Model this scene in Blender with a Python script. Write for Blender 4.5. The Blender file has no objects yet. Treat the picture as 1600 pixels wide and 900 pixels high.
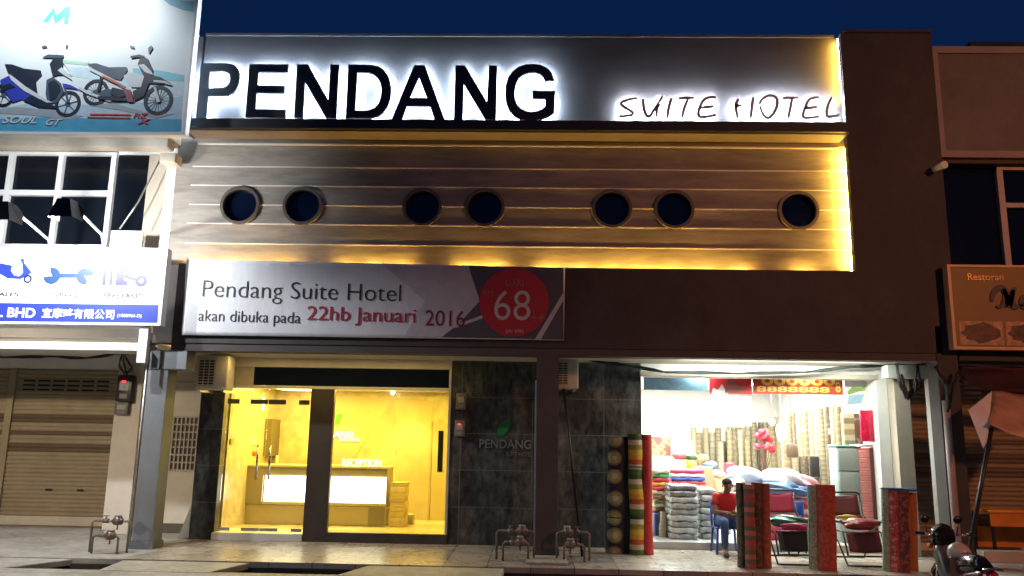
import bpy, bmesh, math, random
from mathutils import Vector, Matrix
random.seed(7)
S = bpy.context.scene
COL = S.collection
R = math.radians

# ------------------------------------------------------------------ camera
PITCH, ROLL, YAW = 0.18642656, 0.0172045, -0.02793972
EYE = Vector((0.0, 0.0, 1.721))
FPX = 1250.0                                     # focal length, photo pixels
cy, sy, cp, sp = math.cos(YAW), math.sin(YAW), math.cos(PITCH), math.sin(PITCH)
FW = Vector((sy*cp, cy*cp, sp)); RT = Vector((cy, -sy, 0)); UP = RT.cross(FW)
cr, sr = math.cos(ROLL), math.sin(ROLL)
RT, UP = cr*RT + sr*UP, -sr*RT + cr*UP
cam = bpy.data.cameras.new('camera'); co = bpy.data.objects.new('camera', cam); COL.objects.link(co)
m = Matrix.Identity(4)
for i in range(3):
    m[i][0], m[i][1], m[i][2], m[i][3] = RT[i], UP[i], -FW[i], EYE[i]
co.matrix_world = m
cam.sensor_width = 36; cam.lens = 36*FPX/1600; cam.clip_end = 2000; cam.clip_start = 0.1
S.camera = co

# ------------------------------------------------------------------ sky, lights, exposure
W = bpy.data.worlds.new('World'); S.world = W; W.use_nodes = True
nt = W.node_tree; nt.nodes.clear()
sky = nt.nodes.new('ShaderNodeTexSky'); sky.sky_type = 'NISHITA'; sky.sun_disc = False
sky.sun_elevation = R(-2.5); sky.sun_rotation = R(180)
tint = nt.nodes.new('ShaderNodeMix'); tint.data_type = 'RGBA'; tint.blend_type = 'MULTIPLY'
tint.inputs[0].default_value = 1.0; tint.inputs[7].default_value = (0.055, 0.27, 1.0, 1)
bg = nt.nodes.new('ShaderNodeBackground'); bg.inputs[1].default_value = 0.50
wo = nt.nodes.new('ShaderNodeOutputWorld')
nt.links.new(sky.outputs[0], tint.inputs[6]); nt.links.new(tint.outputs[2], bg.inputs[0]); nt.links.new(bg.outputs[0], wo.inputs[0])
vs = S.view_settings; vs.view_transform = 'Standard'; vs.look = 'None'; vs.exposure = 0.0; vs.gamma = 1.0

def light(name, kind, loc, power, color, target=None, **kw):
    l = bpy.data.lights.new(name, kind); l.energy = power; l.color = color
    for k, v in kw.items(): setattr(l, k, v)
    o = bpy.data.objects.new(name, l); o.location = loc; COL.objects.link(o)
    if target is not None:
        o.rotation_euler = (Vector(target)-Vector(loc)).to_track_quat('-Z', 'Y').to_euler()
    return o
WHITE = (0.93, 0.97, 1.0); WARM = (1.0, 0.67, 0.065); SODIUM = (1.0, 0.36, 0.13)
# street lamps behind and to the right of the viewer, plus an added fill at left
light('street_lamp_light', 'SPOT', (11.0, -1.0, 7.5), 2700, SODIUM, (7.5, 12.5, 3.0), spot_size=R(75), spot_blend=0.9, shadow_soft_size=0.3)
light('road_lamp_light', 'POINT', (2.0, -6.0, 8.5), 170, (1.0, 0.55, 0.40), shadow_soft_size=0.3)
light('left_fill_light', 'SPOT', (-11.0, -2.0, 6.0), 5200, (1.0, 0.80, 0.56), (-9.6, 14.0, 0.6), spot_size=R(36), spot_blend=0.8, shadow_soft_size=0.25)  # unseen warm fill spot, added to brighten the left shutters, pier and pavement
# flood lamp on the billboard's upper edge
light('billboard_lamp_light', 'SPOT', (-7.9, 10.6, 9.5), 520, WHITE, (-7.7, 11.9, 8.4), spot_size=R(105), spot_blend=.5, shadow_soft_size=0.06)
# ceiling panels in the lobby
light('lobby_ceiling_light', 'AREA', (-3.3, 14.9, 2.58), 280, WARM, (-3.3, 14.9, 0), shape='RECTANGLE', size=3.4, size_y=1.3)
light('lobby_downlight', 'SPOT', (-2.45, 15.75, 2.55), 120, (1, .72, .15), (-2.45, 15.85, 0), spot_size=R(95), spot_blend=0.6, shadow_soft_size=0.05)
# tubes on the carpet shop's ceiling
for lx in (2.9, 4.7):
    light('shop_tube_light', 'AREA', (lx, 16.2, 2.93), 400, (0.93, 1.0, 0.93), (lx, 16.2, 0), shape='RECTANGLE', size=0.25, size_y=4.6)
# tubes under the walkway ceiling, behind the front beam
light('walkway_tube_light', 'AREA', (3.9, 12.82, 2.99), 75, (0.90, 1.0, 0.90), (3.9, 13.45, 2.2), shape='RECTANGLE', size=3.0, size_y=0.06)
light('porch_light', 'AREA', (-3.2, 12.95, 2.99), 28, (1.0, 0.70, 0.22), (-3.2, 13.05, 0), shape='RECTANGLE', size=3.4, size_y=0.06)

# ------------------------------------------------------------------ helpers
def AT(px, py, Y):
    "point of the world plane y = Y seen at that place of the photo -> (x, z)"
    d = (px-800)*RT + (450-py)*UP + FPX*FW
    t = Y/d.y
    return d.x*t, EYE.z + d.z*t
def GND(px, py, Z=0.0):
    d = (px-800)*RT + (450-py)*UP + FPX*FW
    t = (Z-EYE.z)/d.z
    return d.x*t, d.y*t

MATS = {}
def mat(name, col, rough=0.6, metal=0.0, var=0.12, scale=4.0, bump=0.0, stretch=(1, 1, 1), emit=None, es=0.0, spec=0.5, dirt=0.0, alpha=None):
    if name in MATS: return MATS[name]
    M = bpy.data.materials.new(name); M.use_nodes = True; n = M.node_tree.nodes; l = M.node_tree.links
    b = n['Principled BSDF']
    b.inputs['Roughness'].default_value = rough; b.inputs['Metallic'].default_value = metal
    b.inputs['Specular IOR Level'].default_value = spec
    tc = n.new('ShaderNodeTexCoord'); mp = n.new('ShaderNodeMapping'); mp.inputs['Scale'].default_value = stretch
    l.new(tc.outputs['Object'], mp.inputs[0])
    nz = n.new('ShaderNodeTexNoise'); nz.inputs['Scale'].default_value = scale; nz.inputs['Detail'].default_value = 6; nz.inputs['Roughness'].default_value = .62
    l.new(mp.outputs[0], nz.inputs['Vector'])
    cr_ = n.new('ShaderNodeValToRGB')
    cr_.color_ramp.elements[0].position = .3; cr_.color_ramp.elements[1].position = .7
    cr_.color_ramp.elements[0].color = (*[max(0, c*(1-var)) for c in col], 1)
    cr_.color_ramp.elements[1].color = (*[min(1, c*(1+var)) for c in col], 1)
    l.new(nz.outputs['Fac'], cr_.inputs[0])
    out = cr_.outputs[0]
    if dirt:
        n2 = n.new('ShaderNodeTexNoise'); n2.inputs['Scale'].default_value = 1.1; n2.inputs['Detail'].default_value = 9; n2.inputs['Roughness'].default_value = .72
        l.new(mp.outputs[0], n2.inputs['Vector'])
        r2 = n.new('ShaderNodeValToRGB'); r2.color_ramp.elements[0].position = .38; r2.color_ramp.elements[1].position = .62
        r2.color_ramp.elements[0].color = (1-dirt, 1-dirt, 1-dirt, 1); r2.color_ramp.elements[1].color = (1, 1, 1, 1)
        l.new(n2.outputs['Fac'], r2.inputs[0])
        mx = n.new('ShaderNodeMix'); mx.data_type = 'RGBA'; mx.blend_type = 'MULTIPLY'; mx.inputs[0].default_value = 1
        l.new(out, mx.inputs[6]); l.new(r2.outputs[0], mx.inputs[7]); out = mx.outputs[2]
    l.new(out, b.inputs['Base Color'])
    rr = n.new('ShaderNodeMapRange'); rr.inputs[3].default_value = max(0.02, rough-.08); rr.inputs[4].default_value = min(1, rough+.1)
    l.new(nz.outputs['Fac'], rr.inputs[0]); l.new(rr.outputs[0], b.inputs['Roughness'])
    if bump:
        bp = n.new('ShaderNodeBump'); bp.inputs['Strength'].default_value = bump; bp.inputs['Distance'].default_value = .02
        l.new(nz.outputs['Fac'], bp.inputs['Height']); l.new(bp.outputs[0], b.inputs['Normal'])
    if emit is not None:
        b.inputs['Emission Color'].default_value = (*emit, 1); b.inputs['Emission Strength'].default_value = es
    MATS[name] = M; return M

def nodes_of(M):
    return M.node_tree.nodes, M.node_tree.links, M.node_tree.nodes['Principled BSDF']

class MB:
    "collects shapes (world coordinates) that become ONE mesh object"
    def __init__(s): s.bm = bmesh.new()
    def face(s, pts, smooth=False):
        f = s.bm.faces.new([s.bm.verts.new(p) for p in pts]); f.smooth = smooth; return s
    def box(s, x0, x1, y0, y1, z0, z1):
        v = [s.bm.verts.new(p) for p in ((x0,y0,z0),(x1,y0,z0),(x1,y1,z0),(x0,y1,z0),(x0,y0,z1),(x1,y0,z1),(x1,y1,z1),(x0,y1,z1))]
        for q in ((0,3,2,1),(4,5,6,7),(0,1,5,4),(1,2,6,5),(2,3,7,6),(3,0,4,7)): s.bm.faces.new([v[i] for i in q])
        return s
    def rbox(s, x0, x1, y0, y1, z0, z1, r=.02, seg=2):
        b2 = bmesh.new(); t = MB(); t.bm.free(); t.bm = b2; t.box(x0,x1,y0,y1,z0,z1)
        bmesh.ops.bevel(b2, geom=list(b2.edges), offset=r, segments=seg, affect='EDGES', profile=.5)
        for f in b2.faces: f.smooth = True
        return s.merge(b2)
    def merge(s, b2):
        me = bpy.data.meshes.new('tmp'); b2.to_mesh(me); b2.free(); s.bm.from_mesh(me); bpy.data.meshes.remove(me); return s
    def tube(s, pts, r, n=8, cap=True):
        pts = [Vector(p) for p in pts]; rad = r if isinstance(r, (list, tuple)) else [r]*len(pts)
        rings = []; up = Vector((0, 0, 1)); prev = None
        for i, p in enumerate(pts):
            t = (pts[min(i+1, len(pts)-1)]-pts[max(i-1, 0)]).normalized()
            if prev is None:
                a = t.cross(up)
                if a.length < .05: a = t.cross(Vector((1, 0, 0)))
                a.normalize()
            else:
                a = (prev - t*prev.dot(t)).normalized()
            prev = a; b = t.cross(a)
            rings.append([s.bm.verts.new(p + rad[i]*(math.cos(2*math.pi*k/n)*a + math.sin(2*math.pi*k/n)*b)) for k in range(n)])
        for i in range(len(rings)-1):
            for k in range(n):
                f = s.bm.faces.new([rings[i][k], rings[i][(k+1) % n], rings[i+1][(k+1) % n], rings[i+1][k]]); f.smooth = True
        if cap:
            s.bm.faces.new(rings[0][::-1]); s.bm.faces.new(rings[-1])
        return s
    def prism(s, pts, y0, y1):
        "polygon in (x, z), extruded from y0 (front) to y1"
        a = [s.bm.verts.new((x, y0, z)) for x, z in pts]; b = [s.bm.verts.new((x, y1, z)) for x, z in pts]
        s.bm.faces.new(a); s.bm.faces.new(b[::-1])
        for i in range(len(pts)):
            j = (i+1) % len(pts); s.bm.faces.new([a[i], b[i], b[j], a[j]])
        return s
    def disc(s, cx, cz, r, y0, y1, n=28, rx=None):
        return s.prism([(cx+(rx or r)*math.cos(2*math.pi*k/n), cz+r*math.sin(2*math.pi*k/n)) for k in range(n)], y0, y1)
    def ring(s, cx, cz, r0, r1, y0, y1, n=40, rx=1.0):
        V = lambda r, y, k: s.bm.verts.new((cx+rx*r*math.cos(2*math.pi*k/n), y, cz+r*math.sin(2*math.pi*k/n)))
        L = [[V(r, y, k) for k in range(n)] for r, y in ((r0,y0),(r1,y0),(r1,y1),(r0,y1))]
        for k in range(n):
            j = (k+1) % n
            for a in range(4):
                f = s.bm.faces.new([L[a][k], L[a][j], L[(a+1) % 4][j], L[(a+1) % 4][k]]); f.smooth = a in (1, 3)
        return s
    def blob(s, c, rad, seed=0, amp=.12, seg=3, flat=None):
        b2 = bmesh.new(); bmesh.ops.create_icosphere(b2, subdivisions=seg, radius=1)
        rnd = random.Random(seed); ph = [(rnd.uniform(2, 6), rnd.uniform(2, 6), rnd.uniform(0, 6)) for _ in range(5)]
        for v in b2.verts:
            d = 1+amp*sum(math.sin(a*v.co.x+b*v.co.y+c_+a*v.co.z) for a, b, c_ in ph)/2.5
            v.co = Vector((c[0]+rad[0]*v.co.x*d, c[1]+rad[1]*v.co.y*d, c[2]+rad[2]*v.co.z*d))
            if flat is not None and v.co.z < flat: v.co.z = flat
        for f in b2.faces: f.smooth = True
        return s.merge(b2)
    def build(s, name, m_, parent=None, bevel=0.0):
        bmesh.ops.recalc_face_normals(s.bm, faces=list(s.bm.faces))
        o_ = wloc(parent) if parent else Vector((0, 0, 0))
        if o_.length: bmesh.ops.translate(s.bm, verts=list(s.bm.verts), vec=-o_)
        me = bpy.data.meshes.new(name); s.bm.to_mesh(me); s.bm.free()
        me.materials.append(m_)
        o = bpy.data.objects.new(name, me); COL.objects.link(o)
        if parent: o.parent = parent
        if bevel:
            bv = o.modifiers.new('bevel', 'BEVEL'); bv.width = bevel; bv.segments = 2; bv.limit_method = 'ANGLE'
        return o
def wloc(o):
    v = Vector((0, 0, 0))
    while o: v += o.location; o = o.parent
    return v
def tag(o, label, cat, group=None, kind=None):
    o['label'] = label; o['category'] = cat
    if group: o['group'] = group
    if kind: o['kind'] = kind
    return o
def thing(name, label, cat, loc=(0, 0, 0), group=None):
    o = bpy.data.objects.new(name, None); o.location = loc; o.empty_display_size = .2; COL.objects.link(o)
    return tag(o, label, cat, group)
def struct(o): o['kind'] = 'structure'; return o
def plabel(o, label): o['label'] = label; return o

def text_mesh(body, offset=0.0, shear=0.0, extrude=.01, space=1.0):
    c = bpy.data.curves.new('t', 'FONT'); c.body = body; c.offset = offset; c.shear = shear; c.extrude = extrude; c.resolution_u = 4
    c.space_character = space
    o = bpy.data.objects.new('t', c); COL.objects.link(o)
    dg = bpy.context.evaluated_depsgraph_get(); dg.update()
    me = bpy.data.meshes.new_from_object(o.evaluated_get(dg))
    bpy.data.objects.remove(o); bpy.data.curves.remove(c)
    return me
def text(body, name, x0, x1, z0, z1, Y, depth, m_, parent, offset=0.0, shear=0.0, fitz=None, space=1.0, slope=0.0):
    "letters filling the box x0..x1, z0..z1 on plane y = Y, standing out towards the street by depth"
    me = text_mesh(body, offset, shear, .01, space)
    xs = [v.co.x for v in me.vertices]; zs = [v.co.y for v in me.vertices]
    ax, bx, az, bz = min(xs), max(xs), min(zs), max(zs)
    o_ = wloc(parent) if parent else Vector((0, 0, 0))
    for v in me.vertices:
        u, w, d = (v.co.x-ax)/(bx-ax), (v.co.y-az)/(bz-az), v.co.z
        X = x0+u*(x1-x0)
        v.co = Vector((X, Y-depth*(.5+d/.02), z0+w*(z1-z0)+slope*(X-x0)))-o_
    me.name = name; me.materials.clear(); me.materials.append(m_)
    o = bpy.data.objects.new(name, me); COL.objects.link(o); o.parent = parent
    return o
def ptext(body, name, a, b, Y, depth, m_, parent, **kw):
    "same, box given by photo corners a = lower left, b = upper right"
    x0, z0 = AT(*a, Y); x1, z1 = AT(*b, Y)
    return text(body, name, x0, x1, z0, z1, Y, depth, m_, parent, **kw)
def P(pts, Y): return [AT(x, y, Y) for x, y in pts]

# ------------------------------------------------------------------ materials
M_dark = mat('dark painted render', (.062, .052, .049), .72, var=.22, scale=3.5, bump=.25, dirt=.3, stretch=(1.1, 1, .8))
M_band = mat('brown painted render', (.085, .066, .060), .75, var=.1, scale=2.5, bump=.1, dirt=.15)
M_black = mat('black metal', (.012, .012, .014), .4, var=.2)
M_canopy = mat('near black cladding', (.012, .012, .016), .55, var=.2, scale=8)
M_panel = mat('fibre cement plank', (.29, .255, .215), .62, var=.22, scale=2.2, stretch=(.5, 1, 3), bump=.06, dirt=.2)
M_upanel = mat('grey cement board', (.042, .036, .035), .6, var=.12, scale=2, stretch=(.6, 1, 2), bump=.05, dirt=.2)
M_bead = mat('pale groove bead', (.72, .68, .62), .4, var=.06)
M_white = mat('white paint', (.78, .77, .74), .55, var=.05, scale=3, dirt=.10)
M_cream = mat('cream plaster', (.66, .60, .50), .7, var=.07, scale=3, bump=.05, dirt=.14)
M_beige = mat('beige plaster', (.50, .43, .34), .7, var=.08, scale=3, bump=.06, dirt=.18)
M_blue_grey = mat('blue grey paint', (.20, .21, .22), .6, var=.08, scale=5, dirt=.15)
M_glassdark = mat('dark tinted pane', (.006, .008, .012), .05, var=.1, spec=.25)
M_steel = mat('galvanised steel', (.42, .41, .39), .4, .8, var=.2, scale=14)
M_bronze = mat('old pipe metal', (.24, .19, .16), .5, .55, var=.3, scale=18)
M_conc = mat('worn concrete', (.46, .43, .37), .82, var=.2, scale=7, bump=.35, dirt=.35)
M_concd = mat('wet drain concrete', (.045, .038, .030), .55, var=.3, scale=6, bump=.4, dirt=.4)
M_asph = mat('asphalt', (.05, .05, .052), .85, var=.3, scale=30, bump=.4)
M_alu = mat('aluminium frame', (.55, .55, .54), .4, .4, var=.08)
M_wframe = mat('white window frame', (.74, .74, .73), .4, var=.04)
M_yframe = mat('bronze door frame', (.05, .040, .030), .4, var=.15)
M_led_w = mat('white led', (.9, .9, .9), emit=(.56, .76, 1.0), es=290.0)
M_led_s = mat('white led small', (.9, .9, .9), emit=(.70, .82, 1.0), es=480.0)
M_led_y = mat('warm led', (.9, .8, .4), emit=(1.0, .55, .085), es=210.0)
M_led_y2 = mat('warm led dim', (.9, .8, .4), emit=(1.0, .58, .12), es=3.0)
M_letter = mat('black letter face', (.010, .009, .014), .45, var=.1)
M_script = mat('grey brushed letter', (.34, .33, .34), .5, .0, var=.3, scale=20)

def glass(name, tint=(1, 1, 1), rough=0.0):
    M = bpy.data.materials.new(name); M.use_nodes = True; n, l, b = nodes_of(M)
    tr = n.new('ShaderNodeBsdfTransparent'); tr.inputs[0].default_value = (*tint, 1)
    gl = n.new('ShaderNodeBsdfGlossy'); gl.inputs['Roughness'].default_value = rough
    fr = n.new('ShaderNodeFresnel'); fr.inputs[0].default_value = 1.45
    mx = n.new('ShaderNodeMixShader'); l.new(fr.outputs[0], mx.inputs[0]); l.new(tr.outputs[0], mx.inputs[1]); l.new(gl.outputs[0], mx.inputs[2])
    l.new(mx.outputs[0], n['Material Output'].inputs[0]); return M
M_glass = glass('clear glass', (.95, .97, .94))

def tilemat(name, col, grout, w, h, rough, axes='XZ', var=.3, stretch=(1, 1, 1), scale=4, mortar=.006, dirt=.0, offset=.0, bump=.0):
    M = mat(name, col, rough, var=var, scale=scale, stretch=stretch, dirt=dirt, bump=bump); n, l, b = nodes_of(M)
    tc = n.new('ShaderNodeTexCoord'); sx = n.new('ShaderNodeSeparateXYZ'); cx = n.new('ShaderNodeCombineXYZ')
    l.new(tc.outputs['Object'], sx.inputs[0])
    l.new(sx.outputs[axes[0]], cx.inputs[0]); l.new(sx.outputs[axes[1]], cx.inputs[1])
    br = n.new('ShaderNodeTexBrick'); br.offset = offset; br.inputs['Scale'].default_value = 1
    br.inputs['Brick Width'].default_value = w; br.inputs['Row Height'].default_value = h; br.inputs['Mortar Size'].default_value = mortar
    br.inputs['Color1'].default_value = (.8, .8, .8, 1); br.inputs['Color2'].default_value = (1.15, 1.15, 1.15, 1); br.inputs['Mortar'].default_value = (1, 1, 1, 1)
    l.new(cx.outputs[0], br.inputs['Vector'])
    src = b.inputs['Base Color'].links[0].from_socket
    mu = n.new('ShaderNodeMix'); mu.data_type = 'RGBA'; mu.blend_type = 'MULTIPLY'; mu.inputs[0].default_value = 1
    l.new(src, mu.inputs[6]); l.new(br.outputs['Color'], mu.inputs[7])
    mx = n.new('ShaderNodeMix'); mx.data_type = 'RGBA'; l.new(br.outputs['Fac'], mx.inputs[0])
    l.new(mu.outputs[2], mx.inputs[6]); mx.inputs[7].default_value = (*grout, 1)
    l.new(mx.outputs[2], b.inputs['Base Color'])
    return M
M_slate = tilemat('dark slate tile', (.085, .088, .080), (.13, .13, .125), 1.2, .6, .38, var=.8, stretch=(1.7, 1, .9), scale=5.5, dirt=.7, mortar=.006, bump=.25)
M_ftile = tilemat('beige floor tile', (.48, .43, .35), (.12, .10, .085), .6, .6, .27, axes='XY', var=.10, scale=3, mortar=.007, dirt=.20, bump=.04)
M_marble = mat('lobby marble', (.54, .46, .33), .2, var=.22, scale=5, dirt=.16)
M_marble2 = mat('lobby plain wall', (.49, .41, .29), .35, var=.1, scale=3, dirt=.06)
M_lfloor = tilemat('lobby floor tile', (.62, .56, .44), (.4, .36, .3), .6, .6, .14, axes='XY', var=.06, scale=3, mortar=.003)
M_sfloor = tilemat('shop floor tile', (.55, .56, .54), (.35, .35, .33), .4, .4, .35, axes='XY', var=.1, scale=4, mortar=.005)

YF, YU, YW = 12.4, 12.7, 13.65        # front plane, recessed upper panels, ground floor walls

# ================================================================== ground
g = MB().box(-60, 60, -40, 9.9, -.6, -.30); struct(g.build('road', M_asph))
# the walkway in front of the hotel and the carpet shop, and the neighbours' apron
b = MB(); b.box(-5.62, 6.35, 11.43, YW+.6, -.55, 0); struct(b.build('walkway', M_ftile))
b = MB(); b.box(-30, -5.62, 11.43, 15.6, -.55, -.004); struct(b.build('apron', M_conc))
b = MB(); b.box(6.35, 30, 11.43, 15.6, -.55, -.006); struct(b.build('pavement', M_conc))
# open roadside drain and the strip of kerb beyond it
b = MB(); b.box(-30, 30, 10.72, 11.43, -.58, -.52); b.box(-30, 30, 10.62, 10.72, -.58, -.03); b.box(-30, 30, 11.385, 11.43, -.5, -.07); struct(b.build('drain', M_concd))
b = MB(); b.box(-30, 30, 9.9, 10.62, -.58, -.02); struct(b.build('kerb_strip', M_conc))
def slab(x0, x1, label, ang0=0.0, ang1=0.0):
    mb = MB(); z0, z1 = -.10, -.012
    p = [(x0, 11.40), (x1, 11.40), (x1+ang1, 10.56), (x0+ang0, 10.56)]
    lo = [mb.bm.verts.new((x, y, z0)) for x, y in p]; hi = [mb.bm.verts.new((x, y, z1)) for x, y in p]
    mb.bm.faces.new(lo[::-1]); mb.bm.faces.new(hi)
    for i in range(4): mb.bm.faces.new([lo[i], lo[(i+1) % 4], hi[(i+1) % 4], hi[i]])
    return tag(mb.build('drain_cover', M_conc, bevel=.012), label, 'drain cover', 'concrete drain covers')
slab(-5.62, -3.86, 'concrete drain slab in front of the hotel column and glass door', .10, -.25)
slab(-2.22, -.36, 'concrete drain slab in front of the fixed lobby glass pane', -.25, .0)
slab(-30, -6.33, 'long concrete drain slab before the shuttered shop', 0, -.45)
slab(6.45, 30, 'dark concrete drain slab before the restaurant', 0, 0)
# rubbish in the open drains
rb = MB()
for i in range(6):
    x, y = random.uniform(-6.1, -5.75), random.uniform(10.9, 11.2); rb.blob((x, y, -.33+.03*i), (.10, .07, .05), i, .35, 2)
tag(rb.build('rubbish', mat('crumpled plastic', (.6, .58, .56), .3, var=.3, scale=9)), 'crumpled pale rubbish lying in the open drain by the grey column', 'rubbish')
rb = MB()
for i in range(3): rb.blob((-2.55+.06*i, 11.12, -.20), (.08, .06, .045), 20+i, .3, 2)
rb.box(-2.75, -2.30, 11.05, 11.2, -.30, -.24)
tag(rb.build('debris', mat('rusty scrap', (.035, .028, .022), .8, var=.3)), 'dark lump of debris in the drain before the glass door', 'debris')
# pavement beyond: back yard behind everything, closes the view under the roofs
b = MB(); b.box(-60, 60, 15.6, 80, -.6, -.03); struct(b.build('ground', M_conc))

# ================================================================== the hotel building
H = thing('hotel_building', 'two storey dark hotel front with plank panel and round windows', 'building', (0, 12.55, 0))
xl, xr = -5.78, 5.035
topz = AT(800, 58, YU)[1]
# -- upper panel behind the sign letters
z_can = 6.93
cb, ct = 6.52, 6.79                                                # canopy
b = MB().box(-5.74, xr+.22, YU, YU+.2, ct-.05, topz); b.build('sign_wall', M_upanel, H)
b = MB().box(-5.74, xr, YU-.02, YU+.2, topz+.003, topz+.05); b.build('coping', M_dark, H)
# -- plank panel with round windows (holes cut by building the panel from strips round them)
zb = 4.40
ports = [(376, 320), (473.5, 322), (660, 323.5), (757.5, 325), (956, 328), (1053, 328), (1247, 330.5)]
pr = .315
pc = [AT(x, y, YU) for x, y in ports]
pz = sum(c[1] for c in pc)/7
pc = [(c[0], pz+.02*(c[1]-pz)) for c in pc]
def holed_panel():
    mb = MB(); n = 40; h = .50
    edges = [xl-.26]
    for cx, cz in pc:
        for a, b_ in ((edges[-1], cx-h),): mb.box(a, b_, YU, YU+.18, pz-h, pz+h)
        sq = []
        for k in range(n):
            t = 2*math.pi*k/n; dx, dz = math.cos(t), math.sin(t); q = h/max(abs(dx), abs(dz)); sq.append((cx+q*dx, pz+q*dz))
        ci = [(cx+pr*math.cos(2*math.pi*k/n), pz+pr*math.sin(2*math.pi*k/n)) for k in range(n)]
        for k in range(n):
            j = (k+1) % n
            mb.face([(sq[k][0], YU, sq[k][1]), (sq[j][0], YU, sq[j][1]), (ci[j][0], YU, ci[j][1]), (ci[k][0], YU, ci[k][1])])
            mb.face([(ci[k][0], YU, ci[k][1]), (ci[j][0], YU, ci[j][1]), (ci[j][0], YU+.25, ci[j][1]), (ci[k][0], YU+.25, ci[k][1])])
        edges.append(cx+h)
    mb.box(edges[-1], xr+.22, YU, YU+.18, pz-h, pz+h)
    mb.box(xl-.26, xr+.22, YU, YU+.18, pz+h, ct); mb.box(xl-.26, xr+.22, YU, YU+.18, zb-.15, pz-h)
    return mb
holed_panel().build('plank_panel', M_panel, H)
for cx, cz in pc:
    w = MB().ring(cx, pz, pr-.035, pr+.012, YU-.055, YU+.12, 48).build('porthole_window', mat('porthole rim', (.10, .085, .07), .45, .3, var=.1), H)
    MB().disc(cx, pz, pr-.03, YU+.08, YU+.10, 40).build('pane', mat('porthole glass', (.003, .005, .016), .05, spec=.35), w)
# -- pale beads in the plank joints
for yl, yr_ in ((260, 268), (288.8, 298.7), (319.2, 329.3), (348, 360), (380, 391)):
    z = (AT(300, yl, YU)[1]+AT(1320, yr_, YU)[1])/2
    segs = [xl+.02]
    for cx, cz in pc:
        if abs(z-pz) < pr:
            q = math.sqrt(max(0, (pr+.015)**2-(z-pz)**2)); MB().box(segs[-1], cx-q, YU-.012, YU-.0005, z-.009, z+.009).build('joint_bead', M_bead, H); segs.append(cx+q)
    MB().box(segs[-1], xr+.05, YU-.012, YU-.0005, z-.009, z+.009).build('joint_bead', M_bead, H)
# -- canopy ledge under the sign
b = MB().box(xl-.02, xr-.02, YU-.50, YU-.003, cb+.10, ct); b.build('canopy', M_canopy, H, bevel=.01)
b = MB().box(xl+.05, xr-.04, YU-.42, YU-.056, cb+.085, cb+.0985); b.build('canopy_soffit', mat('soffit board', (.20, .16, .13), .7, var=.1), H)
b = MB().box(xl+.06, xr+.06, YU-.055, YU-.004, cb+.012, cb+.096); b.build('cornice', M_panel, H)
# -- right wall, lower band and beam: one L shaped dark front
rx1 = 6.52
ztop = AT(1400, 52, YF)[1]
b = MB(); b.prism([(xr, ztop), (rx1, ztop), (rx1, 3.56), (rx1-.24, 3.56), (rx1-.24, 3.12), (-5.70, 3.12), (-5.70, zb), (xr, zb)], YF, YF+.12)
b.build('front_wall', M_dark, H)
b = MB().box(xr+.06, rx1, YF-.03, YF+.32, ztop+.002, ztop+.05); b.build('coping', M_dark, H)
b = MB().box(-5.70, rx1-.2, YF+.02, YF+.30, 3.0, 3.116); b.build('front_beam', M_band, H)
b = MB().box(-6.02, -5.705, YF+.03, YU-.003, 3.12, zb-.02); b.build('end_pier', M_white, H)
b = MB().box(xr+.3, rx1-.02, YF+.285, YU+7.5, 3.12, ztop-.05); b.build('side_wall', M_dark, H)
# -- led strips: along the lower lip, up the right reveal
x = xl+.1; i = 0; strip = MB()
while x < xr-.2:
    ln = random.choice((.28, .34, .42)); strip.box(x, min(x+ln, xr-.05), YU-.09, YU-.065, zb-.05, zb-.035); x += ln+random.choice((.10, .16, .5, .72)); i += 1
strip.build('led_strip', M_led_y, H)
MB().box(xr+.03, xr+.045, YU-.10, YU-.06, zb+.05, cb-.03).build('led_strip', M_led_y, H)
MB().box(xr+.03, xr+.045, YU-.10, YU-.06, ct+.55, topz-.06).build('led_strip', M_led_y, H)
MB().box(xl+.1, xr-.05, YU-.062, YU-.012, cb-.012, cb+.010).build('joint_bead', M_bead, H)
# -- columns
def column(x0, x1, mt, name='column', z1=3.0):
    o = MB().box(x0, x1, YF-.0, YF+.33, 0, z1).build(name, mt, H, bevel=.008)
    MB().box(x0-.02, x1+.02, YF-.02, YF+.35, .001, .10).build('plinth', mt, o)
    return o
column(.06, .40, M_band)
MB().box(-.06, .52, YF-.72, YF-.02, .002, .035).build('plinth_slab', M_conc, H)
MB().box(.035, .058, YF+.05, YF+.08, 0, 2.62).build('conduit', M_alu, H)
cl = column(-6.02, -5.70, M_blue_grey)
MB().box(-6.0, -5.42, YF-.02, YF+.31, 2.70, 2.998).build('column_head', M_blue_grey, H, bevel=.008)
MB().tube([(-6.055, YF+.02, 0), (-6.055, YF+.02, 3.0)], .022).build('downpipe', M_steel, H)
column(6.18, 6.50, M_dark, z1=3.55)
# -- walkway ceiling
MB().box(-5.70, 6.2, YF+.30, YW+1.2, 3.02, 3.12).build('walkway_ceiling', M_cream, H)
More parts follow.
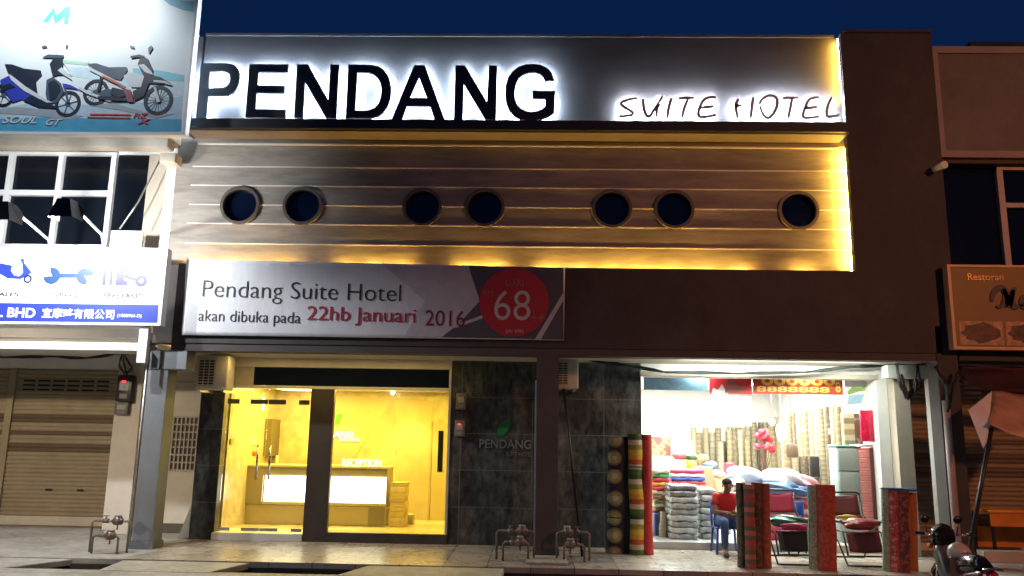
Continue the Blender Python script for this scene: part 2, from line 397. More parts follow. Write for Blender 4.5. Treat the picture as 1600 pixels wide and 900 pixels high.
# -- ground floor walls, hotel half
px = lambda p, Y=YW: AT(p, 720, Y)[0]
xa, xb2 = px(306), px(344)
o = MB().box(xa, xb2, YW-.02, YW+.22, 0, 2.72).build('door_pier', M_slate, H)
xd0, xp0, xp1, xf1 = px(346), px(480), px(517), px(700)
MB().box(xp0, xp1, YW-.02, YW+.10, 0, 2.50).build('door_post', M_yframe, H, bevel=.006)
MB().box(xp1, xf1+.02, YW-.02, YW+.08, .0, .155).build('sill', M_yframe, H)
MB().box(xd0-.05, xp0, YW-.06, YW+.6, .0, .12).build('door_step', mat('step marble', (.62, .60, .56), .3, var=.06), H, bevel=.006)
zt = 2.50
MB().box(xd0-.1, xf1+.02, YW-.035, YW+.08, zt, zt+.045).build('lintel', M_alu, H)
MB().box(xd0+.45, xf1-.02, YW-.0, YW+.05, zt+.05, 2.86).build('transom_pane', M_glassdark, H)
MB().box(xf1-.02, xf1+.02, YW-.03, YW+.08, .155, 2.90).build('frame_post', M_alu, H)
MB().box(xb2+.02, xf1+.02, YW-.04, YW+.2, 2.865, 3.018).build('header_wall', M_cream, H)
MB().box(xa, xd0+.44, YW+.0, YW+.2, zt+.05, 2.86).build('header_infill', M_beige, H)
MB().box(xp1, xf1-.02, YW-.0, YW+.012, .155, zt).build('fixed_glass', M_glass, H)
for k, (a, c) in enumerate(((xd0+.03, (xd0+xp0)/2-.005), ((xd0+xp0)/2+.005, xp0-.02))):
    d = MB().box(a, c, YW+.0, YW+.012, .135, zt-.01).build('glass_door', M_glass, H)
    hx = c-.10 if k == 0 else a+.10
    MB().tube([(hx, YW-.05, .98), (hx, YW-.05, 1.55)], .018).tube([(hx, YW-.05, 1.05), (hx, YW, 1.05)], .012).tube([(hx, YW-.05, 1.48), (hx, YW, 1.48)], .012).build('handle', mat('polished steel', (.75, .74, .7), .12, 1.0, var=.02), d)
    e0, e1 = (c-.30, c) if k == 0 else (a, a+.30)
    MB().box(e0, e1, YW-.012, YW-.001, .15, .20).build('patch_fitting', M_steel, d)
    MB().box(e0, e1, YW-.012, YW-.001, zt-.27, zt-.19).build('patch_fitting', mat('dark fitting', (.10, .085, .05), .35, .6), d)
    e0, e1 = (a, a+.2) if k == 0 else (c-.18, c)
    MB().box(e0, e1, YW-.012, YW-.001, .15, .20).build('patch_fitting', M_steel, d)
    MB().box(e0, e1, YW-.012, YW-.001, zt-.27, zt-.19).build('patch_fitting', MATS['dark fitting'], d)
# dark tiled wall round the middle column
xt1 = px(1003)
MB().box(xf1+.022, xt1, YW, YW+.2, 0, 3.018).build('tiled_wall', M_slate, H)
zz = lambda y, Y=YW: AT(1180, y, Y)[1]
xo1 = px(1374)
MB().box(xt1, xo1, YW+.02, YW+.2, 2.80, 3.018).build('shop_header', M_white, H)
MB().box(xt1-.02, xo1+.02, YW-.08, YW+.018, 2.80, 2.88).build('shutter_guide', M_beige, H)
MB().box(xo1, px(1392), YW-.05, YW+.32, 0, 3.018).build('shop_jamb', M_white, H, bevel=.006)
MB().box(px(1392)+.002, px(1416), YW-.30, YW+.1, 0, 3.0).build('shop_pillar', M_beige, H, bevel=.006)
MB().box(px(1374), px(1437), YW-.55, YW-.31, 2.80, 3.0).build('pillar_head', M_white, H)
# -- lobby behind the glass
LB = 16.3
xlw = xb2+.02
MB().box(xlw-.2, xlw, YW+.222, LB, .0, 3.0).build('lobby_wall', M_marble, H)
MB().box(xlw-.2, xf1+1.0, LB, LB+.15, .0, 3.0).build('lobby_wall', M_marble, H)
MB().box(xf1+.9, xf1+1.1, YW+.202, LB, .0, 3.0).build('lobby_wall', M_marble2, H)
MB().box(xlw, xf1+.9, YW+.605, LB, 0, .118).build('lobby_floor', M_lfloor, H)
MB().box(xp0, xf1+.9, YW+.202, YW+.604, 0, .117).build('lobby_floor', M_lfloor, H)
MB().box(xlw, xf1+.9, YW+.202, LB, 2.62, 2.72).build('lobby_ceiling', mat('lobby ceiling', (.7, .66, .55), .6, var=.03), H)
# plain wall panel with a diagonal edge, door with a dark slot
dg = P([(505, 735), (540, 735), (612, 625), (505, 612)], LB-.02)
MB().prism(dg, LB-.008, LB-.002).build('wall_panel', M_marble2, H)
dr = P([(620, 816), (676, 819), (676, 628), (620, 622)], LB-.05)
MB().prism(dr, LB-.014, LB-.009).build('wall_panel', M_marble2, H)
x0, z0 = AT(671, 815, LB-.06); x1, z1 = AT(700, 662, LB-.06)
d = MB().box(x0, x1+.35, LB-.05, LB-.003, .118, z1).build('lobby_door', mat('lobby door', (.46, .38, .24), .45, var=.05), H)
a = AT(683, 737, LB-.06); c = AT(693, 673, LB-.06)
MB().box(a[0], c[0], LB-.06, LB-.0505, a[1], c[1]).build('slot_pane', M_glassdark, d)
MB().box(x0-.04, x0-.005, LB-.06, LB-.003, .118, z1+.05).build('door_frame', mat('lobby door trim', (.36, .29, .18), .5), d)
# soffit light tray at the lobby ceiling
a = AT(392, 630, 14.6)
tray = MB().box(-4.95, -3.95, 14.9, 16.0, 2.595, 2.616).build('light_panel', mat('lit ceiling panel', (.9, .8, .5), emit=(1, .80, .30), es=6), H)
a = AT(400, 632, 15.6)
MB().box(a[0]-.2, a[0]+.16, 15.5, 15.62, a[1]-.10, a[1]+.14).build('wall_light', mat('lit wall lamp', (.9, .8, .5), emit=(1, .85, .4), es=4), H)
a = AT(613, 632, 16.0)
MB().disc(a[0], 2.585, .04, 15.93, 16.0, 16).build('downlight', mat('lit downlight', (.9, .8, .5), emit=(1, .9, .5), es=14), H)
# -- shop room
SB, SH = 20.2, 2.98
sw0, sw1 = xt1-.9, 6.05
MB().box(sw0-.15, sw0, YW+.202, SB, 0, SH).build('shop_wall', M_white, H)
MB().box(sw1, sw1+.15, YW+.33, SB, 0, SH).build('shop_wall', M_white, H)
MB().box(sw0, sw1, SB, SB+.15, 0, SH).build('shop_wall', M_white, H)
MB().box(sw0, sw1, YW+.202, SB, SH, SH+.02).build('shop_ceiling', M_white, H)
MB().box(xt1, xo1, YW-.02, YW+.2, .001, .118).build('shop_step', mat('step edge', (.42, .42, .40), .5), H, bevel=.006)
MB().box(sw0, sw1, YW+.202, SB, .0, .116).build('shop_floor', M_sfloor, H)
for lx in (2.9, 4.7):
    MB().box(lx-.04, lx+.04, 13.95, 18.4, SH-.04, SH-.005).build('tube_light', mat('lit tube', (.9, .9, .9), emit=(.95, 1, .95), es=14), H)

# ================================================================== hotel signs
sg = thing('letter_sign', 'huge black back-lit PENDANG letters glowing white on the hotel top', 'sign', (-2.5, YU-.15, ct))
LY = YU-.115
def outline(name, loops, Y, depth, m_, parent, offset=0.0):
    "flat shape with holes from closed photo-point loops, standing out from plane y = Y"
    c = bpy.data.curves.new('t', 'CURVE'); c.dimensions = '2D'; c.fill_mode = 'BOTH'; c.extrude = .01; c.offset = offset
    for L in loops:
        sp_ = c.splines.new('POLY'); sp_.points.add(len(L)-1); sp_.use_cyclic_u = True
        for p, (x, y) in zip(sp_.points, L):
            X, Z = AT(x, y, Y); p.co = (X, Z, 0, 1)
    o = bpy.data.objects.new('t', c); COL.objects.link(o)
    dg = bpy.context.evaluated_depsgraph_get(); dg.update()
    me = bpy.data.meshes.new_from_object(o.evaluated_get(dg)); bpy.data.objects.remove(o); bpy.data.curves.remove(c)
    o_ = wloc(parent)
    for v in me.vertices: v.co = Vector((v.co.x, Y-depth*(.5+v.co.z/.02), v.co.y))-o_
    me.name = name; me.materials.clear(); me.materials.append(m_)
    o = bpy.data.objects.new(name, me); COL.objects.link(o); o.parent = parent
    return o
k1 = lambda L: [(280+x/4.444, 80+y/4.444) for x, y in L]
k2 = lambda L: [(600+x/4.444, 80+y/4.444) for x, y in L]
GLYPHS = [
 [k1([(160,92),(340,92),(385,102),(412,125),(426,158),(428,190),(422,230),(405,270),(380,297),(340,315),(205,318),(192,466),(124,466)]), k1([(218,148),(310,146),(340,155),(355,175),(360,200),(353,230),(340,248),(320,259),(290,263),(210,265)])],
 [k1([(495,98),(765,100),(760,156),(556,153),(550,244),(738,250),(735,300),(542,298),(536,408),(745,415),(742,470),(465,466)])],
 [k1([(823,98),(900,99),(1040,345),(1055,100),(1115,102),(1095,472),(1022,472),(878,225),(862,470),(803,468)])],
 [k1([(1178,100),(1330,102),(1385,112),(1425,138),(1455,180),(1470,225),(1475,270),(1470,340),(1450,395),(1420,435),(1385,458),(1330,473),(1160,473)]), k1([(1240,155),(1315,158),(1350,168),(1380,193),(1400,230),(1408,275),(1402,330),(1385,375),(1360,402),(1325,416),(1290,420),(1225,416)])],
 [k2([(212,105),(287,105),(425,485),(352,485),(322,390),(160,388),(125,485),(55,483)]), k2([(245,190),(300,332),(183,332)])],
 [k2([(497,106),(565,106),(715,360),(730,106),(787,108),(778,485),(705,483),(555,235),(547,485),(487,483)])],
 [k2([(1182,208),(1118,218),(1105,188),(1085,168),(1050,157),(1010,158),(970,169),(938,193),(917,235),(907,295),(911,340),(925,378),(950,405),(985,424),(1020,430),(1060,425),(1095,410),(1118,392),(1120,340),(1032,338),(1030,282),(1188,284),(1182,435),(1140,463),(1090,481),(1020,492),(950,482),(905,458),(868,418),(848,365),(842,310),(846,245),(862,190),(892,148),(935,115),(980,100),(1030,96),(1085,103),(1130,122),(1162,155)])],
]
for loops in GLYPHS:
    lt = outline('letter', loops, LY, .05, M_letter, sg)
    outline('led_backlight', loops, LY+.035, .010, M_led_w, lt, offset=-.012)
def strokes(name, polys, w, Y, depth, m_, parent, tap=.5):
    "hand drawn strokes: each a polyline of photo points, tapered at the ends"
    mb = MB()
    for pl in polys:
        pts = [Vector(AT(x, y, Y)) for x, y in pl]
        # resample with catmull-rom
        out = []
        for i in range(len(pts)-1):
            p0, p1, p2, p3 = pts[max(i-1, 0)], pts[i], pts[i+1], pts[min(i+2, len(pts)-1)]
            for k in range(5):
                t = k/5; out.append(.5*((2*p1)+(p2-p0)*t+(2*p0-5*p1+4*p2-p3)*t*t+(3*p1-p0-3*p2+p3)*t**3))
        out.append(pts[-1]); L = []; Rr = []
        for i, p in enumerate(out):
            t = (out[min(i+1, len(out)-1)]-out[max(i-1, 0)]); t = t.normalized() if t.length else Vector((1, 0))
            u = i/(len(out)-1); ww = w*(tap+(1-tap)*math.sin(math.pi*min(1, u*1.1+.05)))/2
            nrm = Vector((-t.y, t.x)); L.append(p+nrm*ww); Rr.append(p-nrm*ww)
        for i in range(len(out)-1):
            q = [L[i], L[i+1], Rr[i+1], Rr[i]]
            a = [mb.bm.verts.new((v.x, Y-depth, v.y)) for v in q]; c = [mb.bm.verts.new((v.x, Y, v.y)) for v in q]
            mb.bm.faces.new(a); mb.bm.faces.new(c[::-1])
            mb.bm.faces.new([a[0], c[0], c[1], a[1]]); mb.bm.faces.new([a[2], c[2], c[3], a[3]])
    return mb.build(name, m_, parent)
sh = thing('script_sign', 'small slanted grey SUITE HOTEL letters glowing white above the ledge', 'sign', (4.0, YU-.1, ct))
q = lambda L: [(940+x/4, 120+y/4) for x, y in L]
SC = [[[(220,135),(160,148),(122,168),(150,198),(188,222),(185,240),(150,246),(110,250)]],
      [[(258,140),(262,190),(275,235),(300,247),(335,195),(380,125)], [(362,170),(345,200),(342,250)]],
      [[(435,137),(418,200),(410,258)]],
      [[(482,139),(530,134),(575,135)], [(540,137),(515,200),(503,256)]],
      [[(712,130),(650,138),(618,180),(604,240),(640,252),(712,240)], [(622,196),(660,191),(698,187)]],
      [[(852,140),(838,185),(848,256)], [(828,186),(870,182)], [(946,130),(938,190),(930,256)]],
      [[(985,172),(1005,140),(1050,119),(1092,140),(1092,190),(1065,240),(1035,258),(1005,232),(988,185)]],
      [[(1133,137),(1180,134),(1228,135)], [(1190,137),(1176,200),(1165,258)]],
      [[(1358,133),(1302,140),(1272,190),(1258,250),(1300,258),(1357,248)], [(1268,198),(1305,196),(1347,191)]],
      [[(1437,130),(1412,180),(1405,242),(1440,250),(1482,240)]]]
for polys in SC:
    lt = strokes('letter', [q(p) for p in polys], .056, LY+.02, .02, M_script, sh, .72)
    strokes('led_backlight', [q(p) for p in polys], .034, LY+.045, .010, M_led_s, lt, .9)

# ---- cloth banner on the lower band
bn = thing('banner', 'wide cloth opening banner with red price disc hung on the hotel front', 'banner', (-3.0, YF-.03, 3.2))
BY = YF-.045
bTL, bTR, bBR, bBL = AT(292, 405, BY), AT(883, 418.5, BY), AT(881, 532, BY), AT(284, 523.5, BY)
def bpt(u, v):
    return ((bTL[0]*(1-u)+bTR[0]*u)*v+(bBL[0]*(1-u)+bBR[0]*u)*(1-v), (bTL[1]*(1-u)+bTR[1]*u)*v+(bBL[1]*(1-u)+bBR[1]*u)*(1-v))
def wave(u, v): return .25*(.012*math.sin(9*u+5*v)*(v)+.010*math.sin(40*u-6*v)*(1-u)*.4+.018*max(0, v-.6)*math.sin(14*abs(u-.5)))*.3
mb = MB(); NU, NV = 90, 18
gr = [[mb.bm.verts.new((bpt(i/NU, j/NV)[0], BY-.011-wave(i/NU, j/NV), bpt(i/NU, j/NV)[1])) for j in range(NV+1)] for i in range(NU+1)]
for i in range(NU):
    for j in range(NV):
        f = mb.bm.faces.new([gr[i][j], gr[i+1][j], gr[i+1][j+1], gr[i][j+1]]); f.smooth = True
M_ban = mat('banner cloth', (.66, .66, .68), .5, var=.04, scale=2.2, stretch=(1.6, 1, .5), bump=.5)
cl_ = mb.build('cloth', M_ban, bn)
sd = cl_.modifiers.new('thick', 'SOLIDIFY'); sd.thickness = .004; sd.offset = 1
def bprint(name, mt, pts, lay=0):
    "flat printed shape on the cloth; pts in banner photo crop px (scale 2.5, origin 260,390)"
    return MB().prism([AT(260+x/2.5, 390+y/2.5, BY-.016-lay*.003) for x, y in pts], BY-.017-lay*.003, BY-.015-lay*.003).build(name, mt, bn)
M_bdark = mat('banner dark print', (.075, .072, .085), .5, var=.1)
bprint('dark_field', M_bdark, [(1180, 62), (1550, 72), (1552, 352), (1075, 342), (1140, 292), (1225, 200)])
bprint('grey_print_shade', mat('banner grey print', (.50, .495, .51), .5, var=.12), [(850, 62), (1178, 64), (1224, 200), (1139, 292), (1074, 341), (930, 338), (1010, 200)])  # printed grey triangle that also paints the banner darkening away from the lamps
M_bwhite = mat('banner pale print', (.5, .48, .48), .5, var=.05)
bprint('swoosh', M_bwhite, [(1110, 300), (1210, 265), (1310, 225), (1310, 236), (1215, 276), (1130, 306)], 1)
bprint('swoosh', M_bwhite, [(1440, 350), (1555, 160), (1555, 190), (1462, 351)], 1)
M_bred = mat('banner red print', (.42, .02, .025), .5, var=.05)
cxr, czr = AT(260+1358/2.5, 390+205/2.5, BY-.02)
MB().disc(cxr, czr, .545, BY-.0245, BY-.0225, 48).build('price_disc', M_bred, bn)
M_ink = mat('black ink', (.012, .012, .015), .5); M_redink = mat('red ink', (.40, .012, .045), .5); M_pale = mat('pale ink', (.55, .5, .47), .5)
kw = dict(slope=-.022)
ptext('Pendang Suite Hotel', 'lettering', (315, 468+4), (627, 441), BY-.017, .003, M_ink, bn, offset=-.012, slope=-.012)
ptext('akan dibuka pada', 'lettering', (309, 507), (470, 486), BY-.017, .003, M_ink, bn, offset=-.008, slope=-.012)
ptext('22hb Januari', 'lettering', (479, 507), (650, 480), BY-.0195, .003, M_redink, bn, slope=-.012)
ptext('2016', 'lettering', (664, 509), (727, 485), BY-.0195, .003, mat('red ink in shade', (.20, .012, .03), .5), bn, slope=-.012)  # darker red paints the light fading at this end of the line
ptext('68', 'lettering', (772, 500), (829, 454), BY-.0255, .003, M_pale, bn, offset=-.006)
ptext('RM', 'lettering', (755, 463), (770, 454), BY-.0255, .003, mat('dim ink', (.30, .16, .15), .5), bn)
ptext('++', 'lettering', (830, 502), (850, 490), BY-.0255, .003, MATS['dim ink'], bn)
ptext('DARI', 'lettering', (790, 446), (818, 437), BY-.0255, .003, MATS['dim ink'], bn)
ptext('(per bilik)', 'lettering', (790, 521), (818, 514), BY-.0255, .003, M_pale, bn)
for p in ((293, 406), (455, 410), (600, 413), (880, 420)):
    a = AT(*p, BY)
    MB().tube([(a[0], BY-.01, a[1]-.03), (a[0]-.02, BY+.035, a[1]+.05)], .006).build('tie', M_black, bn)

# ---- names inside and on the tiled wall
s1 = thing('lobby_sign', 'pale PENDANG SUITE HOTEL letters with green leaf on the lobby wall', 'sign', (-3.0, LB-.05, 1.6))
M_gold = mat('pale letter with added glow', (.88, .84, .7), .4, emit=(1, .95, .78), es=1.6)  # glow added so the letters stand out from the lobby wall
ptext('PENDANG', 'lettering', (486, 683), (552, 674), LB-.03, .03, M_gold, s1, offset=.015)
ptext('SUITE HOTEL', 'lettering', (531, 689), (562, 685), LB-.03, .02, M_gold, s1)
MB().prism(P([(523, 661), (526, 647), (534, 646), (531, 656), (527, 664)], LB-.04), LB-.05, LB-.031).build('leaf_emblem', mat('green emblem', (.10, .55, .06), .4), s1)
s2 = thing('wall_sign', 'dim grey PENDANG SUITE HOTEL letters with green emblem on dark tiles', 'sign', (-.5, YW-.02, 1.6))
M_dimlet = mat('brushed steel letter', (.26, .25, .24), .35, .3)
ptext('PENDANG', 'lettering', (749, 700), (830, 687.5), YW-.002, .02, M_dimlet, s2, offset=.008)
ptext('SUITE HOTEL', 'lettering', (791, 713), (832, 707), YW-.002, .012, M_dimlet, s2)
MB().prism(P([(776, 680), (779, 664), (790, 655), (799, 660), (795, 672), (786, 682)], YW), YW-.014, YW-.002).build('leaf_emblem', mat('dark green emblem', (.02, .16, .04), .4), s2)

# ================================================================== lobby furniture
dk = thing('reception_desk', 'long reception desk with glowing white front in the yellow lobby', 'desk', (-3.8, 15.1, .12))
DY = 15.0
dx0, dzt = AT(379, 726, DY); dx1 = AT(606, 730, DY)[0]
M_desk = mat('desk laminate', (.30, .26, .20), .35, var=.08)
M_desk2 = mat('desk base laminate', (.52, .45, .30), .35, var=.05)
MB().box(dx0, dx1, DY, DY+.62, .118, .46).build('base', M_desk2, dk)
MB().box(dx0, dx1, DY-.05, DY+.62, .47, dzt-.03).build('body', M_desk, dk, bevel=.008)
MB().box(dx0-.02, dx1+.02, DY-.07, DY+.64, dzt-.028, dzt+.012).build('top', mat('desk top', (.62, .54, .38), .2), dk, bevel=.006)
a = AT(412, 783, DY-.06); c = AT(604, 746, DY-.06)
MB().box(a[0], c[0], DY-.075, DY-.052, a[1], c[1]).build('light_panel', mat('lit desk panel', (.9, .9, .85), emit=(1, .96, .80), es=3.4), dk)
MB().box(a[0]-.02, c[0]+.02, DY-.09, DY-.052, a[1]-.05, a[1]-.004).build('trim', mat('trim', (.62, .56, .42), .3, .4), dk)
MB().box(dx1-.32, dx1-.02, DY-.01, DY-.001, .13, .44).build('side_panel', M_desk, dk)
rs = thing('desk_sign', 'white RECEPTION letters standing on the reception desk', 'sign', (-2.6, 14.98, dzt))
ptext('RECEPTION', 'lettering', (535, 728.5), (596, 718), DY-.04, .03, mat('white letters with added glow', (.9, .88, .8), .4, emit=(1, .95, .78), es=1.6), rs, offset=.012)  # RECEPTION letters get an added glow to read whiter
fl = MB().box(AT(607, 800, 14.9)[0]-.72, AT(607, 800, 14.9)[0]-.70, 14.9, 14.93, dzt, dzt+.01)
fl.bm.free()
# wrapped boxes piled beside the desk
bx0 = AT(608, 800, 15.0)[0]; bx1 = AT(633, 800, 15.0)[0]
zc = .119
for i in range(9):
    h = .088; j = random.uniform(-.015, .015)
    o = MB().box(bx0+.01+j, bx1+j, 14.98+j, 15.36, zc, zc+h-.004).build('carton', mat('carton %d' % (i % 3), [(.62, .47, .20), (.66, .54, .28), (.55, .42, .18)][i % 3], .6, var=.15, scale=9), None, bevel=.006)
    nm = ['bottom', 'second', 'third', 'fourth', 'fifth', 'sixth', 'seventh', 'eighth', 'topmost'][i]
    tag(o, f'{nm} yellowish flat carton' + (' up' if 0 < i < 8 else '') + ' of the pile beside the reception desk', 'carton', 'cartons beside the reception desk'); zc += h
x = AT(641, 810, 15.6); tag(MB().rbox(x[0]-.06, x[0]+.08, 15.5, 15.65, .119, .30, .02).build('bin', mat('grey bin', (.45, .4, .28), .5)), 'small plain bin behind the cartons in the lobby', 'bin')
a = AT(403, 712, 15.9); c = AT(429, 655, 15.9)
tag(MB().box(a[0], c[0], 15.75, LB-.002, a[1], c[1]).build('wall_cabinet', mat('dark cabinet', (.13, .105, .06), .4)), 'dark upright cabinet on the lobby wall above the desk', 'cabinet')
a = AT(392, 718, 15.2); pt = thing('vase', 'pale vase with red flowers on the desk end', 'vase', (a[0], 15.2, dzt+.012))
MB().tube([(a[0], 15.2, dzt+.013), (a[0], 15.2, dzt+.08), (a[0], 15.2, dzt+.16)], [.05, .085, .06], 14).build('body', mat('vase glaze', (.75, .6, .2), .3), pt)
MB().blob((a[0]+.02, 15.2, dzt+.20), (.10, .08, .05), 3, .3, 2).build('flowers', mat('red petals', (.5, .12, .03), .6), pt)
a = AT(433, 716, 15.1); b = MB().tube([(a[0], 15.1, dzt+.013), (a[0], 15.1, dzt+.17)], [.028, .024], 12); tag(b.build('bottle', mat('pale bottle', (.8, .75, .6), .2)), 'small pale bottle standing on the desk beside the door handle', 'bottle')
a = AT(266, 0, 1)
x0, z0 = AT(359, 694, 15.2); x1, z1 = AT(374, 686, 15.2)
sw = tag(MB().box(xlw+.001, xlw+.012, 14.9, 15.3, z0, z1).build('notice', mat('pale notice', (.85, .8, .6), .5)), 'small white notice on the left marble wall of the lobby', 'notice')
x0, z0 = AT(341, 690, 13.95)
tag(MB().box(xlw+.001, xlw+.02, 13.95, 14.08, z0-.05, z0+.05).build('access_panel', mat('switch dark', (.2, .18, .1), .3)), 'small dark access panel on the left marble wall near the door', 'access panel')

# ================================================================== hotel front: services
def ac_unit(name, label, x0, x1, y0, y1, z0, z1, grp='outdoor air conditioner units'):
    t = thing(name, label, 'air conditioner', ((x0+x1)/2, (y0+y1)/2, z0), grp)
    MB().rbox(x0, x1, y0, y1, z0, z1, .02).build('casing', mat('aircon casing', (.55, .51, .43), .5, var=.05, dirt=.12), t)
    gx0, gx1 = x0+.05, x0+.05+(x1-x0)*.5
    MB().box(gx0, gx1, y0-.012, y0-.002, z0+.06, z1-.06).build('grille_recess', mat('grille dark', (.02, .017, .014), .7), t)
    g_ = MB()
    for i in range(10):
        z = z0+.07+i*(z1-z0-.14)/9; g_.box(gx0, gx1, y0-.022, y0-.013, z-.008, z+.008)
    for i in range(4):
        x = gx0+(i)*(gx1-gx0)/3; g_.box(x-.006, x+.006, y0-.028, y0-.0225, z0+.06, z1-.06)
    g_.build('grille', MATS['aircon casing'], t)
    MB().box(x0+.05, x0+.09, y0+.02, y1+.25, z0-.04, z0-.002).box(x1-.09, x1-.05, y0+.02, y1+.25, z0-.04, z0-.002).build('bracket', M_steel, t)
    return t
a = AT(304, 608, 13.0); c = AT(358, 556, 13.0)
ac_unit('aircon_unit', 'beige outdoor air conditioner over the left end of the hotel door', a[0], c[0], 13.0, 13.32, a[1], c[1])
a = AT(870, 607, 13.1); c = AT(904, 560, 13.1)
ac_unit('aircon_unit', 'pale outdoor air conditioner beside the middle column', a[0]-.1, c[0], 13.1, 13.4, a[1], c[1])
def meter_box(label, a, c, Y, d, mt, lit=False, kind='meter_box'):
    x0, z0 = AT(*a, Y); x1, z1 = AT(*c, Y)
    t = thing(kind, label, 'meter box', ((x0+x1)/2, Y, z0), 'electricity meter boxes')
    MB().rbox(x0, x1, Y-d, Y-.002, z0, z1, .012).build('case', mt, t)
    w = x1-x0; h = z1-z0
    MB().box(x0+.2*w, x1-.2*w, Y-d-.008, Y-d-.001, z0+.42*h, z1-.22*h).build('dial', mat('meter face', (.30, .29, .27), .4, var=.2, scale=30), t)
    MB().box(x0+.25*w, x1-.25*w, Y-d-.006, Y-d-.001, z0+.12*h, z0+.30*h).build('breaker', mat('breaker', (.18, .17, .16), .5), t)
    if lit: MB().box(x0+.34*w, x0+.58*w, Y-d-.012, Y-d-.009, z0+.72*h, z0+.79*h).build('lamp', mat('red led', (.5, .02, .02), emit=(1, .03, .05), es=3.5), t)
    return t
M_mb = mat('meter case grey', (.13, .125, .12), .5, var=.15); M_mbd = mat('meter case black', (.02, .02, .02), .4)
meter_box('upper grey meter box without a light on the dark tiled wall', (713, 640), (729, 615), YW, .12, M_mb)
meter_box('lower meter box with glowing red light on the dark tiled wall', (711, 682), (727, 657), YW, .12, M_mb, True)
meter_box('black meter box with red light on the pale pier by the shutter', (186, 628), (214, 587), 14.06, .14, M_mbd, True)
meter_box('small grey box below the black meter box on the pale pier', (182, 648), (205, 629), 14.06, .10, M_mb)
# water meters on pipe loops
def water_meter(label, x0, x1, y, z_hi, z_lo, flip=1):
    t = thing('water_meter', label, 'water meter', ((x0+x1)/2, y, 0), 'water meters on pipe loops')
    def loop(a, c, yy, z):
        MB().tube([(a, yy, 0), (a, yy, z-.03), (a+.03, yy, z), (c-.03, yy, z), (c, yy, z-.03), (c, yy, 0)], .017).build('pipe', M_bronze, t)
        mx = a+(c-a)*(.68 if flip > 0 else .32)
        m_ = MB(); m_.tube([(mx-.085, yy, z), (mx-.06, yy, z), (mx+.06, yy, z), (mx+.085, yy, z)], [.026, .045, .045, .026], 12)
        m_.tube([(mx, yy, z-.05), (mx, yy, z+.055)], .06, 14)
        mm = m_.build('meter', mat('meter brass', (.20, .15, .12), .4, .5, var=.3, scale=20), t)
        MB().tube([(mx, yy, z+.056), (mx, yy, z+.085)], .052, 14).build('lid', mat('meter lid', (.33, .29, .27), .35, var=.2), mm)
        vx = a+(c-a)*(.36 if flip > 0 else .64)
        MB().tube([(vx-.04, yy, z), (vx+.04, yy, z)], .03, 10).tube([(vx, yy, z), (vx, yy, z+.07)], .012).box(vx-.04, vx+.04, yy-.01, yy+.01, z+.068, z+.08).build('valve', M_bronze, t)
        MB().tube([(mx, yy, z-.05), (mx, yy, z-.12)], .012).build('drain_tap', M_bronze, t)
    loop(x0, x1, y, z_hi); loop(x0+.10, x1-.08, y-.13, z_lo)
    return t
a = GND(139, 862); c = GND(204, 862); water_meter('pair of water meters on bright pipes left of the blue grey column', a[0]+.02, c[0], 12.0, .44, .25)
a = GND(775, 875); c = GND(836, 875); water_meter('pair of water meters on dull pipes left of the middle column', a[0], c[0]-.02, 12.15, .40, .26)
a = GND(870, 877); c = GND(921, 877); water_meter('pair of water meters on dull pipes right of the middle column', a[0], c[0], 12.15, .40, .24, -1)
# leaning pole
p0 = AT(877, 575, 13.2); p1 = GND(911, 872)
tag(MB().tube([(p0[0], 13.2, p0[1]), (p1[0], 12.6, 0.0)], .022).build('pole', M_black), 'thin black pole leaning against the wall right of the middle column', 'pole')
# leaning board at the left
a = GND(277, 841); c = GND(300, 839)
b = MB(); bb = [(a[0], 13.75, 0), (a[0]+.34, 13.75, 0), (a[0]+.42, 14.02, .92), (a[0]+.2, 14.02, .92)]
b.face(bb); b.face([(x, y+.05, z) for x, y, z in bb][::-1])
for i in range(4):
    j = (i+1) % 4; b.face([bb[i], (bb[i][0], bb[i][1]+.05, bb[i][2]), (bb[j][0], bb[j][1]+.05, bb[j][2]), bb[j]])
tag(b.build('board', mat('old board', (.26, .23, .19), .8, var=.2, dirt=.2)), 'worn grey board leaning against the black pier by the hotel door', 'board')
# cable bundles
def cable(label, pts, n=4, r=.012, spread=.03, seed=1, name='cable_bundle'):
    rnd = random.Random(seed); mb = MB()
    for k in range(n):
        ph = rnd.uniform(0, 6); pp = []
        for i in range(len(pts)-1):
            for j in range(6):
                t = j/6; p = Vector(pts[i]).lerp(Vector(pts[i+1]), t); u = i+t
                pp.append(p+Vector((0, spread*.5*math.sin(u*2.3+ph), spread*math.sin(u*3.1+2*ph)+rnd.uniform(-.004, .004))))
        pp.append(Vector(pts[-1])); mb.tube(pp, r*rnd.uniform(.6, 1.1), 6)
    return tag(mb.build(name, M_black), label, 'cables', 'black cable bundles')
def pth(L, Y): return [(AT(x, y, Y)[0], Y, AT(x, y, Y)[1]) for x, y in L]
cable('black cable bundle sagging across the bright carpet shop front', pth([(903, 557), (940, 565), (985, 573), (1040, 580), (1150, 585), (1260, 580), (1330, 575), (1385, 569), (1432, 562)], 13.3), 5, .011, .025, 3)
cable('black tangle of cables hanging at the shop pillar top', pth([(1400, 562), (1406, 600), (1415, 618), (1428, 612), (1432, 565), (1438, 600), (1418, 620), (1408, 585)], 13.0), 6, .013, .05, 5)
cable('black cable bundle sagging over the rolling shutter at left', pth([(-20, 556), (60, 558), (120, 559), (165, 556), (205, 552)], 13.9), 5, .013, .02, 8)
cable('loose black wires looping above the meter box on the pale pier', pth([(190, 548), (197, 560), (208, 575), (196, 585), (186, 570), (190, 555), (200, 590)], 13.95), 4, .008, .03, 9)
